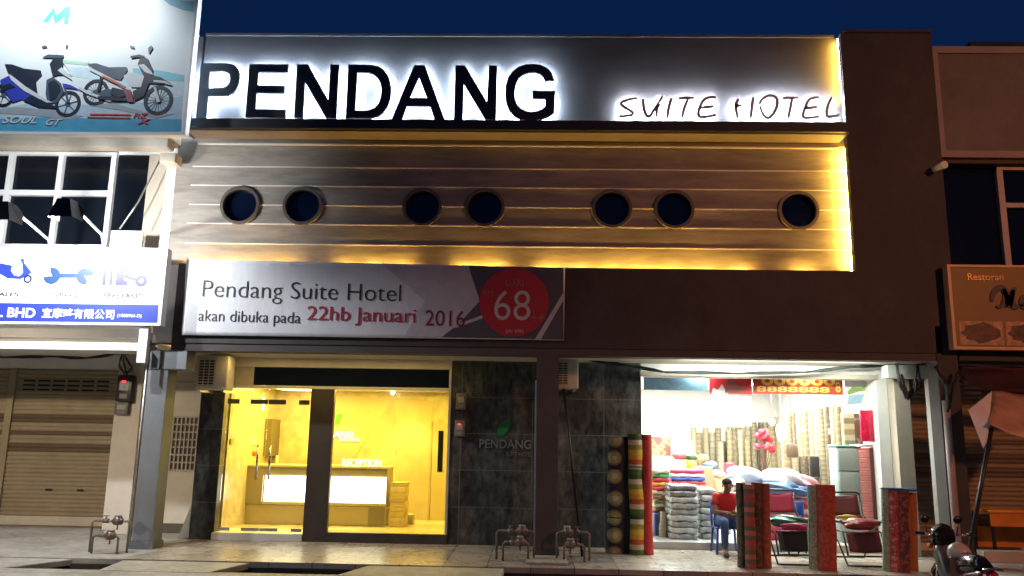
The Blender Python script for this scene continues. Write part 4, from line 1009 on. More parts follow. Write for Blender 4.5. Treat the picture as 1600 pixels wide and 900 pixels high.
A3 = lambda x, y, Y: (AT(x, y, Y)[0], Y, AT(x, y, Y)[1])
M_tarp = mat('orange tarpaulin', (.62, .36, .22), .5, var=.2, scale=5, dirt=.15); M_flap = mat('pale tarpaulin', (.84, .83, .80), .55, var=.1)
cloth('sheet', [A3(1552, 611, 12.3), A3(1700, 620, 12.3), A3(1700, 705, 11.5), A3(1546, 664, 11.5)], M_tarp, aw, .05)
fm = MB(); f_ = [A3(1550, 611, 12.25), A3(1513, 641, 11.7), A3(1536, 700, 11.6), A3(1551, 672, 11.7), A3(1545, 662, 11.6)]
fm.face([f_[0], f_[1], f_[4]]); fm.face([f_[1], f_[2], f_[4]]); fm.face([f_[2], f_[3], f_[4]])
o = fm.build('flap', M_flap, aw); s_ = o.modifiers.new('thick', 'SOLIDIFY'); s_.thickness = .006
gp = GND(1518, 899)
MB().tube([A3(1549, 668, 11.62), (gp[0]-.0, 11.75, 0.0)], .03, 10).build('pole', M_black, aw)
cloth('red_cloth', [A3(1500, 572, 12.35), A3(1700, 575, 12.35), A3(1700, 626, 12.9), A3(1508, 600, 12.9)], mat('maroon cloth', (.10, .018, .018), .6), aw, .03, seed=4)
# orange tables of the restaurant
M_or = mat('orange laminate', (.65, .20, .02), .35, var=.15)
for k, (x, y, lab) in enumerate(((7.75, 13.55, 'nearer orange table before the restaurant shutter, left one'), (9.1, 13.5, 'orange table before the restaurant shutter, cut by the photo edge'))):
    t = thing('table', lab, 'table', (x, y, 0), 'orange restaurant tables')
    MB().rbox(x-.55, x+.55, y-.35, y+.35, .70, .75, .015).build('tabletop', M_or, t)
    MB().box(x-.52, x+.52, y-.33, y-.30, .50, .698).build('apron', M_or, t)
    MB().box(x-.52, x+.52, y+.28, y+.31, .12, .44).build('modesty_panel', M_or, t)
    for sx_ in (-.48, .48):
        for sy_ in (-.29, .25): MB().box(x+sx_-.02, x+sx_+.02, y+sy_-.02, y+sy_+.02, 0, .699).build('leg', M_black, t)
tag(MB().box(6.9, 11, 12.9, 13.1, .0, .16).build('bench_plinth', M_beige), 'low pale kerb block in front of the orange tables', 'kerb block')

# ================================================================== carpet shop goods
def rollmat(name, kind, cols, sc=1.0):
    if name in MATS: return MATS[name]
    M = mat(name, cols[0], .75, var=.15, scale=18, bump=.45); n, l, b = nodes_of(M)
    tc = n.new('ShaderNodeTexCoord'); mp = n.new('ShaderNodeMapping'); l.new(tc.outputs['Object'], mp.inputs[0])
    cr_ = n.new('ShaderNodeValToRGB'); el = cr_.color_ramp.elements
    if kind == 'rings':
        mp.inputs['Scale'].default_value = (3.4*sc, .01, 3.4*sc)
        t = n.new('ShaderNodeTexVoronoi'); t.inputs['Randomness'].default_value = .22; mp.inputs['Location'].default_value = (.11-(GND(962, 863)[0]*3.4) % 1, -.02, .2); t.inputs['Scale'].default_value = 1; l.new(mp.outputs[0], t.inputs['Vector']); f = t.outputs['Distance']
        stops = (0, .16, .17, .30, .31, .40, .41)
    elif kind == 'blotch':
        mp.inputs['Scale'].default_value = (5*sc, 5*sc, 5*sc)
        t = n.new('ShaderNodeTexNoise'); t.inputs['Scale'].default_value = 1.6; t.inputs['Detail'].default_value = 3; l.new(mp.outputs[0], t.inputs['Vector']); f = t.outputs['Fac']
        stops = (0, .40, .46, .52, .58, .64, .7)
    else:
        mp.inputs['Scale'].default_value = (.01, .01, 1)
        t = n.new('ShaderNodeTexWave'); t.wave_type = 'BANDS'; t.bands_direction = 'Z'; t.wave_profile = 'SAW'; t.inputs['Scale'].default_value = .52*sc; t.inputs['Distortion'].default_value = 0; l.new(mp.outputs[0], t.inputs['Vector']); f = t.outputs['Fac']
        stops = [i/len(cols) for i in range(len(cols))]
    cr_.color_ramp.interpolation = 'CONSTANT' if kind != 'blotch' else 'LINEAR'
    k = min(len(cols), len(stops))
    while len(el) < k: el.new(.5)
    for i in range(k): el[i].position = stops[i]; el[i].color = (*cols[i], 1)
    l.new(f, cr_.inputs[0])
    old = b.inputs['Base Color'].links[0].from_socket
    l.new(cr_.outputs[0], b.inputs['Base Color']); return M
def roll(label, x, y, z0, z1, r, mt, lean=(0, 0), group=None, cap=None, name='carpet_roll', band=False):
    t = MB(); n = 18
    top = Vector((x+lean[0], y+lean[1], z1)); bot = Vector((x, y, z0))
    w_ = Vector((random.uniform(-.16, .16)*r, 0, 0)); t.tube([bot, bot.lerp(top, .2)+w_*.6, bot.lerp(top, .42)+w_, bot.lerp(top, .62)-w_*.5, bot.lerp(top, .84)+w_*.4, top], [r*1.02, r*.97, r*1.05, r*.96, r*1.03, r], n, cap=False)
    o = t.build(name, mt)
    # spiral end: rolled layers with a hollow core
    e = MB(); d = (top-bot).normalized()
    for rr, dz in ((r, 0), (r*.72, -.012), (r*.45, -.006)):
        e.tube([top+d*(dz-.015), top+d*dz], [rr, rr*.96], n, cap=True)
    e.build('rolled_end', cap or mt, o)
    if band:
        bm_ = MB()
        for f_ in (.30, .72):
            p = bot.lerp(top, f_); bm_.tube([p-d*.008, p+d*.008], r*1.05, n, cap=False)
        bm_.build('string', M_black, o)
    return tag(o, label, 'carpet roll', group)
GW, GB = 'patterned mat rolls on the walkway', 'pale carpet rolls in the shop'
def groll(label, pxl, pxr, base, top, mt, dy=0, **kw):
    "roll standing on the walkway; photo columns pxl..pxr, base row, top row"
    gx, gy = GND((pxl+pxr)/2, base); gy += dy; r = (pxr-pxl)/2*gy/1250
    gx = AT((pxl+pxr)/2, base, gy)[0]
    tx, tz = AT((pxl+pxr)/2+kw.pop('tilt', -3), top, gy+.03)
    return roll(label, gx, gy, .001, tz, r, mt, (tx-gx, .03), GW, **kw)
m1 = rollmat('ring carpet', 'rings', [(.52, .50, .46), (.20, .20, .22), (.30, .36, .08), (.34, .40, .10), (.16, .15, .18), (.16, .15, .18), (.02, .02, .028)])
groll('black mat roll with grey and lime rings by the dark tiled wall', 947, 977, 863, 683, m1, tilt=4, band=True)
groll('narrow dark green mat roll between the ringed and the yellow roll', 975, 987, 864, 682, rollmat('deep green', 'blotch', [(.012, .035, .028), (.02, .05, .04)]))
groll('mat roll with yellow, green and orange blocks by the shop door', 984, 1006, 866, 678, rollmat('block carpet', 'bands', [(.06, .16, .03), (.55, .50, .38), (.50, .09, .02), (.58, .36, .03), (.62, .44, .06), (.26, .28, .03), (.55, .5, .4), (.04, .10, .02)], 1.0), band=True, cap=mat('green cap', (.05, .3, .12), .5))
groll('plain red mat roll nearest the left edge of the shop opening', 1003, 1021, 866, 679, rollmat('red carpet', 'blotch', [(.42, .03, .025), (.55, .06, .05), (.45, .04, .03)], 4))
red_p = rollmat('red floral', 'blotch', [(.05, .06, .03), (.30, .03, .03), (.50, .10, .09), (.22, .03, .03), (.5, .22, .18)], 1.6)
grn_p = rollmat('olive floral', 'blotch', [(.03, .05, .02), (.10, .10, .05), (.20, .10, .06), (.05, .07, .03)], 1.6)
pnk_p = rollmat('pink block', 'bands', [(.42, .10, .08), (.16, .12, .07), (.50, .16, .13), (.12, .13, .08), (.40, .08, .06)], 1.9)
brn_p = rollmat('brown floral', 'blotch', [(.04, .03, .02), (.16, .08, .04), (.24, .10, .05), (.07, .06, .03)], 1.8)
org_p = rollmat('orange floral', 'blotch', [(.22, .05, .02), (.46, .12, .04), (.30, .08, .05)], 1.7)
gw_p = rollmat('green white floral', 'blotch', [(.05, .16, .05), (.40, .42, .34), (.08, .22, .08), (.30, .32, .26)], 2.2)
bcap = mat('blue plastic cap', (.03, .14, .34), .35); gcap = mat('grey cap', (.16, .18, .2), .5)
groll('olive patterned mat roll, leftmost of the four before the seated man', 1153, 1167, 886, 754, grn_p, cap=bcap)
groll('pink block patterned mat roll in the group before the seated man', 1165, 1181, 888, 757, pnk_p, cap=M_bred)
groll('dark brown patterned mat roll in the group before the seated man', 1177, 1192, 887, 754, brn_p, cap=gcap)
groll('orange brown mat roll beside the left folding chair', 1189, 1205, 887, 755, org_p, cap=gcap)
groll('narrow green and white mat roll between the folding chairs', 1265, 1281, 889, 758, gw_p, cap=mat('green cap2', (.08, .25, .10), .5))
groll('thick bright red mat roll between the two folding chairs', 1277, 1306, 890, 757, rollmat('bright red floral', 'blotch', [(.32, .04, .02), (.50, .06, .025), (.36, .03, .02), (.44, .10, .05)], 2.2), cap=mat('orange cap', (.5, .12, .03), .5))
groll('green and white patterned mat roll right of the folding chairs', 1380, 1394, 892, 762, gw_p)
groll('dark red mat roll under the blue cover, left one', 1390, 1407, 893, 766, red_p, cap=bcap)
groll('dark red mat roll under the blue cover, right one', 1404, 1421, 894, 766, rollmat('red floral two', 'blotch', [(.05, .02, .02), (.24, .04, .04), (.36, .08, .07), (.1, .03, .03)], 1.9), cap=bcap)
groll('brown and orange mat roll next to the motorcycle', 1418, 1434, 892, 770, rollmat('brown orange', 'blotch', [(.10, .05, .03), (.30, .12, .06), (.40, .12, .03)], 1.3), cap=bcap)
# blue plastic cover over the right rolls
gx, gy = GND(1407, 893); a = AT(1387, 764, gy); c = AT(1432, 760, gy)
mb = MB(); mb.blob(((a[0]+c[0])/2, gy+.02, a[1]-.005), ((c[0]-a[0])/2+.04, .13, .025), 4, .25, 3)
tag(mb.build('plastic_cover', bcap), 'blue plastic sheet lying over the red rolls at right', 'plastic sheet')

# ---- long pale rolls inside, leaning on the right wall and the back wall
pal = [rollmat('beige roll %d' % i, 'bands' if i % 3 else 'blotch', [tuple(.55*v for v in c_) for c_ in cs], sc) for i, (cs, sc) in enumerate((
    ([(.46, .37, .22), (.40, .31, .17), (.50, .41, .26)], 6), ([(.38, .28, .15), (.46, .36, .21), (.34, .25, .13)], 5), ([(.52, .45, .30), (.46, .38, .24), (.54, .47, .32)], 9),
    ([(.24, .18, .11), (.38, .29, .18), (.20, .15, .09)], 2.5), ([(.42, .34, .20), (.30, .23, .13), (.46, .38, .24)], 7), ([(.48, .42, .30), (.40, .34, .22), (.5, .44, .32)], 4)))]
ordn = ['nearest', 'second nearest', 'third', 'fourth', 'fifth', 'sixth', 'seventh', 'eighth', 'ninth', 'tenth', 'eleventh', 'twelfth', 'thirteenth', 'fourteenth', 'fifteenth', 'sixteenth']
desc = ['olive beige', 'brownish', 'cream', 'dark brown', 'sand coloured', 'pale grey beige']
tops = [643, 633, 631, 634, 637, 636, 640, 641, 644, 643, 649, 652, 651, 662, 668, 672]
for i in range(16):
    pxc = 1322-i*8.6 if i < 11 else 1227-(i-11)*9
    X = 5.55; k = (pxc-800-35)/1250; Y = min(19.6, max(14.2, X/ (k+.0)))
    if i >= 12: Y = 19.7
    x = AT(pxc, 700, Y)[0]; z1 = AT(pxc, tops[i], Y)[1]; r = 5.1*Y/1250
    roll(f'{ordn[i]} roll, {desc[i % 6]}, in the row of carpets along the shop right wall', x, Y, .118, z1-.02, r, pal[i % 6], (.02*random.uniform(-1, 1), .03), GB)
# shorter front row, before the tall rolls
for i, (pxl, pxr, tp) in enumerate(((1226, 1238, 693), (1237, 1250, 694), (1250, 1264, 713), (1262, 1278, 714))):
    Y = 15.6; x = AT((pxl+pxr)/2, 740, Y)[0]
    roll(['first', 'second', 'third', 'fourth'][i]+' from the left of the short beige rolls under the wicker lantern', x, Y, .118, AT(1245, tp, Y)[1], (pxr-pxl)/2*Y/1250, pal[(i+1) % 6], (0, .03), 'short beige rolls before the tall ones')
for i, (pxc, tp) in enumerate(((1142, 674), (1150, 670), (1159, 672), (1170, 684), (1180, 690), (1128, 690))):
    Y = 19.3; x = AT(pxc, 740, Y)[0]
    roll(['tallest', 'second', 'third', 'fourth', 'fifth', 'leftmost'][i]+' pale roll against the back wall beneath the white board', x, Y, .118, AT(pxc, tp, Y)[1], 4.4*Y/1250, pal[(i*2+1) % 6], (0, .05), 'pale rolls against the back wall')
def px3(x, y, Y): a = AT(x, y, Y); return (a[0], Y, a[1])
# black cloth, lantern, red flowers
a = AT(1267, 745, 15.3); c = AT(1280, 713, 15.3)
tag(MB().rbox(a[0], c[0], 15.3, 15.36, a[1], c[1], .02).build('folded_cloth', mat('black cloth', (.015, .014, .014), .8, var=.3, bump=.4)), 'folded black cloth hanging before the beige rolls', 'cloth')
ln = thing('lantern', 'brown wicker lantern hanging before the beige rolls', 'lantern', px3(1238, 704, 15.0))
p = px3(1238, 715, 15.0); q_ = px3(1238, 694, 15.0)
MB().tube([p, (p[0], 15.0, p[2]+.03), (p[0], 15.0, q_[2]-.02), q_], [.085, .10, .10, .08], 16).build('basket', mat('wicker', (.10, .065, .035), .7, var=.4, scale=40, bump=.6), ln)
MB().tube([q_, (q_[0], 15.0, SH)], .006, 6).build('cord', M_black, ln)
fw = thing('artificial_flowers', 'red artificial flowers on bare twigs in the white shop', 'flowers', px3(1195, 716, 17.0))
p = px3(1195, 740, 17.0); tw = MB(); fb = MB()
for i in range(9):
    t_ = px3(1195+random.uniform(-13, 13), 672+random.uniform(0, 40), 17.0+random.uniform(-.1, .1)); tw.tube([p, ((p[0]+t_[0])/2+.02, 17.0, (p[2]+t_[2])/2), t_], [.012, .008, .004], 5)
    fb.blob(t_, (.07, .06, .055), i, .4, 2)
tw.build('twigs', mat('twig', (.14, .07, .04), .8), fw); fb.build('petals', mat('red petal', (.55, .03, .06), .6, var=.3), fw)
p = px3(1139, 733, 18.0)
tag(MB().rbox(p[0]-.10, p[0]+.10, 17.9, 18.1, p[2]-.16, p[2]+.14, .03).build('red_parcel', mat('red parcel', (.6, .03, .06), .5, var=.3, scale=9)), 'small red wrapped parcel standing beside the pale back rolls', 'parcel')
# drawers, pink baskets, red packet, carpet samples at right
dr_ = thing('drawer_tower', 'grey green plastic drawer tower inside the shop right side', 'drawers', (5.15, 14.0, .118))
a = AT(1313, 800, 13.95); c = AT(1347, 699, 13.95)
M_drw = mat('grey green plastic', (.25, .32, .30), .4, var=.08, scale=30)
MB().rbox(a[0], c[0], 13.95, 14.35, .118, c[1], .02).build('cabinet', M_drw, dr_)
hh = (c[1]-.16)/4
for i in range(4):
    MB().rbox(a[0]+.012, c[0]-.012, 13.925, 13.949, .14+i*hh+.01, .14+(i+1)*hh-.012, .008).build('drawer', M_drw, dr_)
MB().rbox(a[0]-.015, c[0]+.015, 13.93, 14.37, c[1]+.001, c[1]+.035, .012).build('lid', mat('teal lid', (.22, .42, .40), .4), dr_)
a = AT(1346, 790, 13.9); c = AT(1362, 700, 13.9); cx_ = (a[0]+c[0])/2; r_ = (c[0]-a[0])/2
bk = thing('basket_stack', 'tall stack of nested pink plastic baskets by the shop jamb', 'baskets', (cx_, 13.95, .118))
zz_ = .12; mb = MB()
while zz_ < c[1]-.04:
    mb.tube([(cx_, 13.95, zz_), (cx_, 13.95, zz_+.04)], [r_*.85, r_], 16); zz_ += .042
mb.build('baskets', mat('pink plastic', (.58, .22, .19), .45, var=.15), bk)
MB().rbox(cx_-r_-.02, cx_+r_+.06, 13.85, 14.05, c[1]+.01, c[1]+.06, .015).build('white_lid', M_white, bk)
a = AT(1346, 690, 13.8); c = AT(1369, 641, 13.8)
tag(MB().rbox(a[0], c[0], 13.78, 13.84, a[1], c[1], .02).build('packet', mat('red glossy packet', (.58, .015, .06), .25, var=.25, scale=5)), 'glossy red packet hanging high at the right shop jamb', 'packet')
a = AT(1364, 800, 13.86); c = AT(1373, 700, 13.86)
tag(MB().rbox(a[0], c[0]-.005, 13.86, 13.95, .118, c[1], .01).build('dark_carpet', mat('dark red carpet', (.10, .03, .025), .8)), 'dark red folded carpet standing between pink baskets and jamb', 'carpet')
a = AT(1320, 694, 14.1); c = AT(1334, 645, 14.1)
tag(MB().rbox(a[0], c[0], 14.1, 14.14, a[1], c[1], .006).build('carpet_sample', rollmat('sample green', 'bands', [(.30, .26, .12), (.50, .44, .26), (.20, .20, .10), (.48, .42, .28)], 1.6)), 'cream and green carpet sample hanging over the drawer tower', 'carpet sample')
a = AT(1334, 694, 14.12); c = AT(1346, 646, 14.12)
tag(MB().rbox(a[0]+.005, c[0], 14.12, 14.16, a[1], c[1], .006).build('carpet_sample', rollmat('sample brown', 'blotch', [(.08, .07, .04), (.28, .24, .14), (.12, .07, .05)], .9)), 'dark brown carpet sample hanging beside the red packet', 'carpet sample')
# ---- hanging banners under the header
HB = 13.98
def hang(name, label, a, c, mt, cat='banner'):
    x0, z0 = AT(*a, HB); x1, z1 = AT(*c, HB)
    t = thing(name, label, cat, ((x0+x1)/2, HB, z0))
    MB().box(x0, x1, HB, HB+.012, z0, z1+.12).build('sheet', mt, t); return t
hang('hanging_banner', 'pale blue banner strip under the shop ceiling at left', (1006, 609), (1104, 590), rollmat('blue banner', 'blotch', [(.22, .42, .60), (.34, .55, .70), (.25, .46, .62)], .6))
t = hang('hanging_banner', 'red banner with white and brown shapes under the shop ceiling', (1109, 615), (1174, 591), mat('red banner', (.55, .02, .03), .5, var=.1))
MB().prism(P([(1112, 616), (1114, 606), (1122, 609), (1128, 600), (1134, 610), (1138, 615)], HB-.003), HB-.003, HB-.0005).build('white_shape', M_white, t)
MB().prism(P([(1132, 614), (1136, 594), (1146, 592), (1150, 600), (1162, 604), (1166, 610), (1156, 614)], HB-.003), HB-.004, HB-.0005).build('brown_shape', mat('maroon print', (.24, .06, .05), .5), t)
t = hang('hanging_banner', 'red banner with rows of yellow figures under the shop ceiling', (1177, 615), (1316, 592), mat('orange red banner', (.50, .05, .015), .5, var=.1))
M_yel = mat('yellow print', (.80, .52, .10), .5)
ptext('888888', 'lettering', (1190, 602), (1304, 580), HB-.0005, .004, M_yel, t, offset=.02)
ptext('8888888', 'lettering', (1182, 612), (1296, 605), HB-.0005, .004, M_yel, t, offset=.02)
ptext('8', 'lettering', (1306, 613), (1313, 597), HB-.0005, .004, M_yel, t, offset=.02)
t = hang('poster', 'white poster with green and yellow picture in the top right corner', (1322, 638), (1356, 592), mat('poster white', (.72, .74, .72), .5, var=.04), 'poster')
MB().prism(P([(1324, 612), (1332, 604), (1345, 606), (1352, 602), (1352, 610), (1340, 612), (1326, 617)], HB), HB-.003, HB-.0005).build('print', mat('green print', (.25, .35, .08), .5), t)
MB().prism(P([(1324, 632), (1326, 618), (1350, 616), (1346, 630)], HB), HB-.003, HB-.0005).build('print', mat('blue print', (.30, .48, .58), .5), t)
a = AT(1114, 663, 15.5); c = AT(1170, 620, 15.5)
t = thing('hanging_board', 'white board with grey rim hanging inside the shop', 'board', ((a[0]+c[0])/2, 15.5, a[1]))
MB().box(a[0], c[0], 15.5, 15.6, a[1], c[1]).build('panel', M_white, t)
fr = MB(); fr.box(a[0]-.03, c[0]+.03, 15.47, 15.62, a[1]-.03, a[1]-.001).box(c[0]+.001, c[0]+.03, 15.47, 15.62, a[1], c[1]).box(a[0]-.03, a[0]-.001, 15.47, 15.62, a[1], c[1]); fr.build('rim', mat('grey rim', (.30, .30, .29), .5), t)
MB().tube([(a[0]+.1, 15.55, c[1]), (a[0]+.1, 15.55, SH)], .006, 6).tube([(c[0]-.1, 15.55, c[1]), (c[0]-.1, 15.55, SH)], .006, 6).build('cord', M_steel, t)
# ---- red rug picture, shelf, on the back wall
a = AT(1019, 712, 18.5); c = AT(1051, 683, 18.5)
tag(MB().box(a[0], c[0], 18.5, 18.53, a[1], c[1]).build('hanging_rug', rollmat('red rug', 'blotch', [(.55, .45, .25), (.55, .08, .05), (.5, .35, .15), (.50, .06, .05)], .5)), 'red and gold rug hung at the back of the shop, left side', 'rug')
a = AT(1052, 720, 18.2); c = AT(1084, 690, 18.2)
t = thing('shelf_unit', 'cream panelled shelf at the back of the shop', 'shelf', ((a[0]+c[0])/2, 18.4, .118))
MB().box(a[0], c[0], 18.2, 18.5, .118, c[1]).build('body', M_cream, t); MB().box(a[0]+.03, c[0]-.02, 18.19, 18.199, a[1]+.03, a[1]+.13).build('dark_gap', M_black, t)
# ---- stacks of folded goods at the left
def stack(pxl, pxr, top, base, Y, n, cols, what, grp, dep=.55, seed=0, skip=None, gloss=.5):
    rnd = random.Random(seed); x0 = AT(pxl, (top+base)/2, Y)[0]; x1 = AT(pxr, (top+base)/2, Y)[0]; z0 = AT(pxl, base, Y)[1]; z1 = AT(pxl, top, Y)[1]
    z0 = max(z0, .118); h = (z1-z0)/n
    words = ['bottom', 'second', 'third', 'fourth', 'fifth', 'sixth', 'seventh', 'eighth', 'ninth', 'tenth', 'eleventh', 'twelfth']
    for i in range(n):
        j = rnd.uniform(-.02, .02); k = rnd.uniform(-.015, .015); cname, cc = cols[rnd.randrange(len(cols))] if seed < 90 else cols[i % len(cols)]
        mb = MB(); b2 = bmesh.new(); t_ = MB(); t_.bm.free(); t_.bm = b2
        t_.box(x0+j, x1+j, Y+k, Y+dep, z0+i*h, z0+(i+1)*h-.006)
        bmesh.ops.bevel(b2, geom=list(b2.edges), offset=h*.36, segments=3, affect='EDGES', profile=.55)
        bmesh.ops.subdivide_edges(b2, edges=[e for e in b2.edges if e.calc_length() > .1], cuts=5, use_grid_fill=True)
        for v in b2.verts:
            v.co.z += .010*math.sin(23*v.co.x+i*2.1)*math.sin(17*v.co.y+i); v.co.y += .012*math.sin(31*v.co.x+3.3*i)
            if v.co.z < .119: v.co.z = .119
        for f in b2.faces: f.smooth = True
        mb.merge(b2)
        lab = ('topmost' if i == n-1 else words[i]+(' from below' if i else ''))+f' {cname} '+what
        tag(mb.build('folded_bundle', mat('cloth '+cname, cc, gloss, var=.3, scale=14, bump=.3)), lab, 'bundle', grp)
greys = [('grey', (.30, .32, .31)), ('grey silver', (.42, .44, .42)), ('dark grey', (.17, .19, .19))]
stack(1048, 1092, 757, 847, 13.95, 9, greys, 'wrapped bundle in the wide stack left of the seated man', 'grey wrapped bundles', .6, 1, gloss=.25)
stack(1094, 1121, 763, 849, 14.05, 8, greys, 'wrapped bundle in the narrow stack by the seated man', 'grey wrapped bundles', .6, 2, gloss=.25)
bright = [('red', (.55, .03, .05)), ('blue', (.04, .08, .42)), ('white', (.72, .72, .72)), ('crimson', (.50, .02, .08))]
stack(1049, 1102, 733, 757, 15.0, 4, bright, 'folded cloth on the pile behind the grey bundles', 'bright cloths behind the grey bundles', .6, 93)
mixd = [('brown', (.25, .13, .06)), ('cream', (.55, .48, .32)), ('green', (.05, .30, .10)), ('red', (.50, .03, .03)), ('mustard', (.55, .36, .04)), ('olive', (.20, .20, .08))]
stack(1020, 1048, 733, 800, 14.6, 10, [mixd[i] for i in (0, 1, 5, 0, 1, 3, 4, 3, 2, 1)], 'folded cloth in the mixed stack beside the red roll', 'mixed folded cloths', .5, 95)
a = AT(1022, 845, 14.5); c = AT(1035, 800, 14.5)
tag(MB().rbox(a[0], c[0]+.1, 14.45, 15.15, .118, AT(1030, 802, 14.5)[1], .02).build('low_box', mat('navy box', (.03, .05, .16), .5)), 'navy blue box carrying the mixed cloth stack', 'box')
a = AT(1037, 840, 14.3)
roll('short cream roll standing before the navy box', a[0], 14.3, .118, AT(1038, 800, 14.3)[1], .075, pal[2], (.03, .03), GB)
# support of the grey pile top, table for the pillow bags
tb = thing('display_table', 'low table heaped with bagged pillows behind the folding chairs', 'table', (4.2, 14.5, .118))
MB().box(3.45, 4.85, 14.15, 14.95, .80, .84).build('tabletop', M_beige, tb)
for x in (3.5, 4.78):
    for y in (14.2, 14.88): MB().box(x, x+.05, y-.02, y+.03, .118, .799).build('leg', M_steel, tb)
stack(1236, 1266, 770, 812, 14.1, 5, [('crimson', (.50, .02, .08)), ('white', (.72, .72, .72)), ('red', (.55, .03, .05)), ('pink', (.6, .2, .25)), ('white', (.72, .72, .72))], 'folded cloth between left folding chair and red roll', 'cloths behind the left folding chair', .3, 97)
stack(1203, 1236, 772, 850, 14.1, 6, [('crimson', (.50, .02, .08)), ('red', (.55, .03, .05))], 'folded cloth right behind the left folding chair', 'cloths behind the left folding chair', .3, 99)
for i, (pxc, py, w, h, nm, cc) in enumerate(((1165, 745, 28, 15, 'pale blue', (.45, .58, .72)), (1222, 749, 30, 16, 'white', (.74, .74, .78)), (1215, 762, 30, 12, 'steel blue', (.12, .22, .38)), (1253, 758, 22, 14, 'pink', (.60, .32, .36)), (1148, 757, 14, 10, 'cream', (.7, .62, .5)), (1243, 768, 22, 9, 'dark blue', (.06, .12, .26)))):
    Y = 14.4-.06*(i % 3)*2; p = px3(pxc, py, Y)
    mb = MB().blob(p, (w*Y/1250, .26, h*Y/1250), 30+i, .14, 4, .845 if pxc > 1160 else None)
    tag(mb.build('pillow_bag', mat('bag '+nm, cc, .22, var=.15, scale=5, bump=.5)), f'{nm} bagged pillow on the heap behind the folding chairs', 'pillow bag', 'bagged pillows on the heap')

# ---- folding lounge chairs on the walkway
def lounger(label, x0, x1, y, fab, mesh_c, htop):
    t = thing('lounge_chair', label, 'folding chair', ((x0+x1)/2, y, 0), 'folding lounge chairs')
    M_tube = mat('dark chair tube', (.02, .02, .022), .35, .4)
    yb = y+.62
    prof = [(yb, htop), (yb-.10, htop-.30), (y+.42, .62), (y+.30, .44), (y+.05, .47), (y-.12, .46), (y-.24, .20), (y-.26, .14)]
    for x in (x0, x1): MB().tube([(x, a, b) for a, b in prof], .014).build('side_tube', M_tube, t)
    MB().tube([(x0, yb, htop), (x0+.03, yb, htop+.025), (x1-.03, yb, htop+.025), (x1, yb, htop)], .014).build('top_rail', M_tube, t)
    MB().tube([(x0, y-.26, .14), (x1, y-.26, .14)], .013).build('foot_rail', M_tube, t)
    def panel(nm, i0, i1, mt, inset=.035, u0=0.0, u1=1.0):
        mb = MB(); a, b = Vector(prof[i0]), Vector(prof[i1])
        rows = []
        for k in range(7):
            u = u0+(u1-u0)*k/6; p = a.lerp(b, u); row = []
            for j in range(7):
                s_ = j/6; sag = .035*math.sin(math.pi*s_); row.append(mb.bm.verts.new((x0+inset+(x1-x0-2*inset)*s_, p.x+sag*.6, p.y-sag*.6)))
            rows.append(row)
        for k in range(6):
            for j in range(6):
                f = mb.bm.faces.new([rows[k][j], rows[k+1][j], rows[k+1][j+1], rows[k][j+1]]); f.smooth = True
        o = mb.build(nm, mt, t); s_ = o.modifiers.new('thick', 'SOLIDIFY'); s_.thickness = .012
    panel('backrest', 0, 1, fab, u0=.06); panel('headrest_band', 1, 1+1, M_black, u0=.0, u1=.35); panel('backrest', 1, 2, fab, u0=.38); panel('seat', 3, 5, fab); panel('leg_panel', 5, 6, mesh_c)
    for x in (x0-.025, x1+.025):
        MB().tube([(x, y+.62, .015), (x, y+.30, .44), (x, y+.22, .58), (x, y-.10, .60)], .013).build('arm_tube', M_tube, t)
        MB().tube([(x, y-.30, .015), (x, y+.02, .30), (x, y+.30, .44)], .013).build('leg_tube', M_tube, t)
        MB().rbox(x-.025, x+.025, y-.14, y+.24, .598, .625, .01).build('armrest', M_black, t)
    MB().tube([(x0-.025, y-.30, .015), (x0+.04, y-.34, .015), (x1-.04, y-.34, .015), (x1+.025, y-.30, .015)], .013).build('front_base', M_tube, t)
    MB().tube([(x0-.025, y+.62, .015), (x1+.025, y+.62, .015)], .013).build('rear_base', M_tube, t)
    return t
gy = GND(1235, 884)[1]+.34
l0_, l1_ = AT(1207, 840, gy)[0], AT(1264, 840, gy)[0]
fabR = mat('crimson mesh fabric', (.34, .02, .06), .7, var=.1, scale=30); fabD = mat('maroon mesh fabric', (.10, .02, .02), .7, var=.1, scale=30); fabK = mat('black mesh fabric', (.02, .02, .022), .7)
lounger('folding lounge chair with crimson cloth carrying a green wrapped bundle', l0_, l1_, gy, fabR, fabK, AT(1225, 768, gy+.62)[1])
l2_, l3_ = AT(1313, 840, gy)[0], AT(1372, 840, gy)[0]
lounger('folding lounge chair with dark back carrying a red bundle', l2_, l3_, gy, fabD, fabD, AT(1330, 772, gy+.62)[1])
def bundle(label, c, rad, mt, seed): return tag(MB().blob(c, rad, seed, .10, 4).build('wrapped_bundle', mt), label, 'bundle')
xm_ = (l0_+l1_)/2
bundle('green plastic wrapped bundle on the seat of the left lounge chair', (xm_, gy+.12, .575), (.30, .20, .095), mat('green foil', (.02, .16, .10), .18, var=.3, scale=6, bump=.8), 51)
bundle('crimson cloth bundle under the green one on the left lounge chair', (xm_+.03, gy-.14, .52), (.22, .06, .055), mat('crimson cloth', (.34, .015, .07), .6), 52)
xm_ = (l2_+l3_)/2
bundle('dark red shiny bundle on the seat of the right lounge chair', (xm_+.04, gy+.03, .56), (.27, .18, .085), mat('maroon foil', (.26, .035, .025), .25, var=.25, scale=6, bump=.7), 53)
bundle('yellow and white packet behind the red bundle on the right lounge chair', (xm_-.06, gy+.24, .61), (.16, .07, .07), mat('yellow foil', (.60, .42, .06), .3, var=.5, scale=5), 54)

